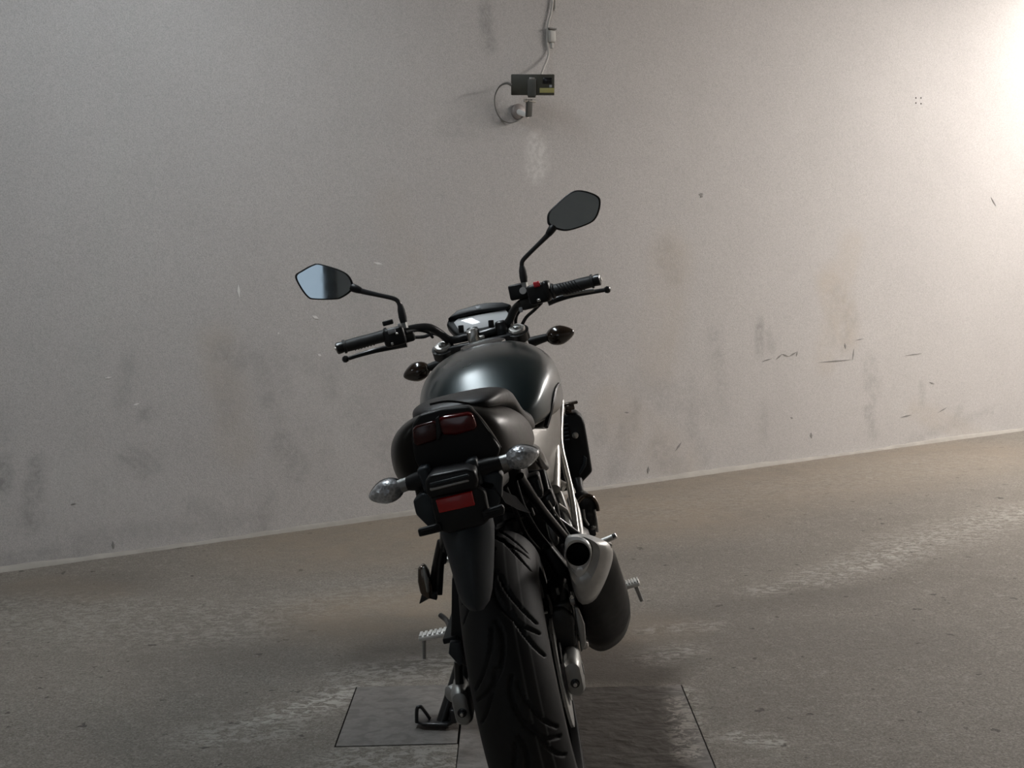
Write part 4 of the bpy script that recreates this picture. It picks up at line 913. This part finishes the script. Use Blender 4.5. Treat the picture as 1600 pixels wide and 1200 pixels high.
lathe('lever_ball', B(540, 562, .985), d, [(-.010, .003), (-.007, .008), (0, .0105), (.007, .008), (.010, .003)], 'black_metal', sl, n=16)
tube('clutch_cable', [B(640, 528, 1.02), B(662, 527, 1.06), B(678, 522, 1.08), B(692, 530, 1.09), B(700, 545, 1.09)], .005, 'rubber', sl, n=8, k=5)
tube('wiring', [B(634, 520, .97), B(650, 517, 1.0), B(668, 520, 1.03), B(676, 528, 1.06)], .004, 'rubber', sl, n=8, k=4)
# right controls
sr = empty('brake_controls', (0, 0, 0), bike)
d = nrm(B(935, 438, .965) - B(862, 456, .99)); ax = axes(d)
box('switch_housing', B(843, 459, .99), (.062, .046, .056), 'black_plastic', sr, ax, bevel=.010, seg=3)
box('kill_switch', B(838.5, 445, .965), (.018, .010, .016), 'kill_red', sr, ax, bevel=.003)
box('throttle_collar', B(855, 454, .985), (.024, .050, .054), 'black_plastic', sr, ax, bevel=.010)
box('start_button', B(842, 470, .966), (.010, .008, .008), 'silver', sr, ax, bevel=.002)
box('fluid_reservoir', B(811, 456, 1.035), (.056, .046, .044), 'black_plastic', sr, axes(B(825, 452, 1.035) - B(797, 458, 1.035)), bevel=.006)
cyl('sight_glass', B(817, 455, 1.010), B(817, 455, 1.00), .010, 'silver', sr, n=16)
box('master_cylinder', B(828, 474, 1.03), (.052, .034, .034), 'black_metal', sr, ax, bevel=.008)
tube('brake_lever', [B(856, 474, 1.04), B(872, 468, 1.04), B(895, 462, 1.02), B(920, 458, 1.01), B(945, 454, 1.005)], [.010, .009, .0075, .0065, .006], 'black_metal', sr, n=10, k=4)
lathe('lever_ball', B(949, 453.5, 1.005), d, [(-.010, .003), (-.007, .008), (0, .0105), (.007, .008), (.010, .003)], 'black_metal', sr, n=16)
tube('lever_blade', [B(880, 462, 1.0), B(905, 457.5, .998), B(928, 454, .995)], .0042, 'silver_satin', sr, n=8, k=3)
tube('brake_line', [B(818, 482, 1.05), B(808, 492, 1.09), B(806, 508, 1.12), B(812, 530, 1.12)], .005, 'rubber', sr, n=8, k=4)
tube('throttle_cable', [B(846, 474, 1.01), B(834, 486, 1.05), B(822, 497, 1.08), B(814, 512, 1.10)], .005, 'rubber', sr, n=8, k=4)
box('label_tag', B(814, 485, 1.02), (.008, .010, .014), 'switch_grey', sr, bevel=.001)
# mirrors
def mirror(outl, p0, n, stem, boot, nm, sgn):
    r = empty(nm, (0, 0, 0), bike); n = nrm(n)
    o = crom([Bp(u, v, p0, n) for u, v in outl], 5, True); c = sum(o) / len(o)
    sc_ = lambda k, off: [c + (p - c) * k + n * off for p in o]
    loft('shell', [sc_(.955, .003), sc_(1.0, .001), sc_(1.0, -.006), sc_(.93, -.018), sc_(.72, -.030), sc_(.35, -.036)], 'black_plastic', r, ang=50)
    g = sc_(.925, .0045); 
    mk('glass', g + [p - n * .004 for p in g], loft_data([g, [p - n * .004 for p in g]])[1], 'mirror_glass', r, smooth=False)
    P = [B(*q) for q in stem]; tube('stem', P, [.0085, .008] + [.0065] * (len(P) - 2), 'black_metal', r, n=12, k=5)
    lathe('joint', P[0], P[1] - P[0], [(-.010, .008), (-.004, .012), (.010, .011), (.020, .009), (.024, .0065)], 'black_plastic', r, n=16)
    b0, b1 = B(*boot[0]), B(*boot[1]); tube('boot', [b0, b0 * .7 + b1 * .3, b0 * .3 + b1 * .7, b1], [.007, .0105, .0115, .0095], 'rubber', r, n=14)
    cyl('lock_nut', b1, b1 + nrm(b1 - b0) * .016, .010, 'silver_satin', r, n=6)
mirror([(461, 432), (472, 423), (489, 414), (500, 413), (530, 422), (545, 431), (552, 445), (549, 456), (535, 466), (523, 469), (491, 469), (480, 465), (468, 449)], B(507, 441, .98), (-1, -.115, .0),
       [(553, 451, .985), (566, 456, .985), (592, 462, .985), (614, 467, .985), (622, 472, .985), (625, 480, .985)], [(625, 476, .985), (631, 505, .985)], 'mirror', 1)
mirror([(855, 345), (857, 333), (870, 319), (889, 303), (904, 298), (924, 302), (937, 310), (938, 324), (932, 341), (920, 351), (890, 361), (872, 360), (858, 353)], B(897, 330, 1.02), (-1, -.10, .02),
       [(863, 358, 1.015), (856, 368, 1.015), (840, 384, 1.015), (822, 402, 1.015), (816, 410, 1.015), (815.5, 420, 1.015)], [(815.5, 416, 1.015), (819, 442, 1.015)], 'mirror', -1)
# front turn signals
def front_signal(cu, cv, ou, ov, iu, iv, bu, bv, x):
    r = empty('front_indicator', (0, 0, 0), bike); c, o_, i_, b_ = B(cu, cv, x), B(ou, ov, x), B(iu, iv, x), B(bu, bv, x); d = nrm(o_ - i_)
    upv = np.cross(A(1, 0, 0), d); upv = upv if upv[2] > 0 else -upv
    egg('indicator_housing', c, d, upv, np.linalg.norm(o_ - i_), 31 / (F / (x - CC[0])), .055, 'amber_dark', r)
    egg('indicator_lens', c + A(.010, 0, 0), d, upv, np.linalg.norm(o_ - i_) * .94, 27 / (F / (x - CC[0])), .050, 'clear_lens', r)
    tube('stalk', [i_ + d * .01, (i_ + b_) / 2, b_], [.011, .014, .017], 'black_plastic', r, n=14)
front_signal(875, 524, 898, 518, 853, 528, 826, 537, 1.13)
front_signal(651, 582, 631, 589, 672, 574, 690, 570, 1.13)
bpy.context.view_layer.update()
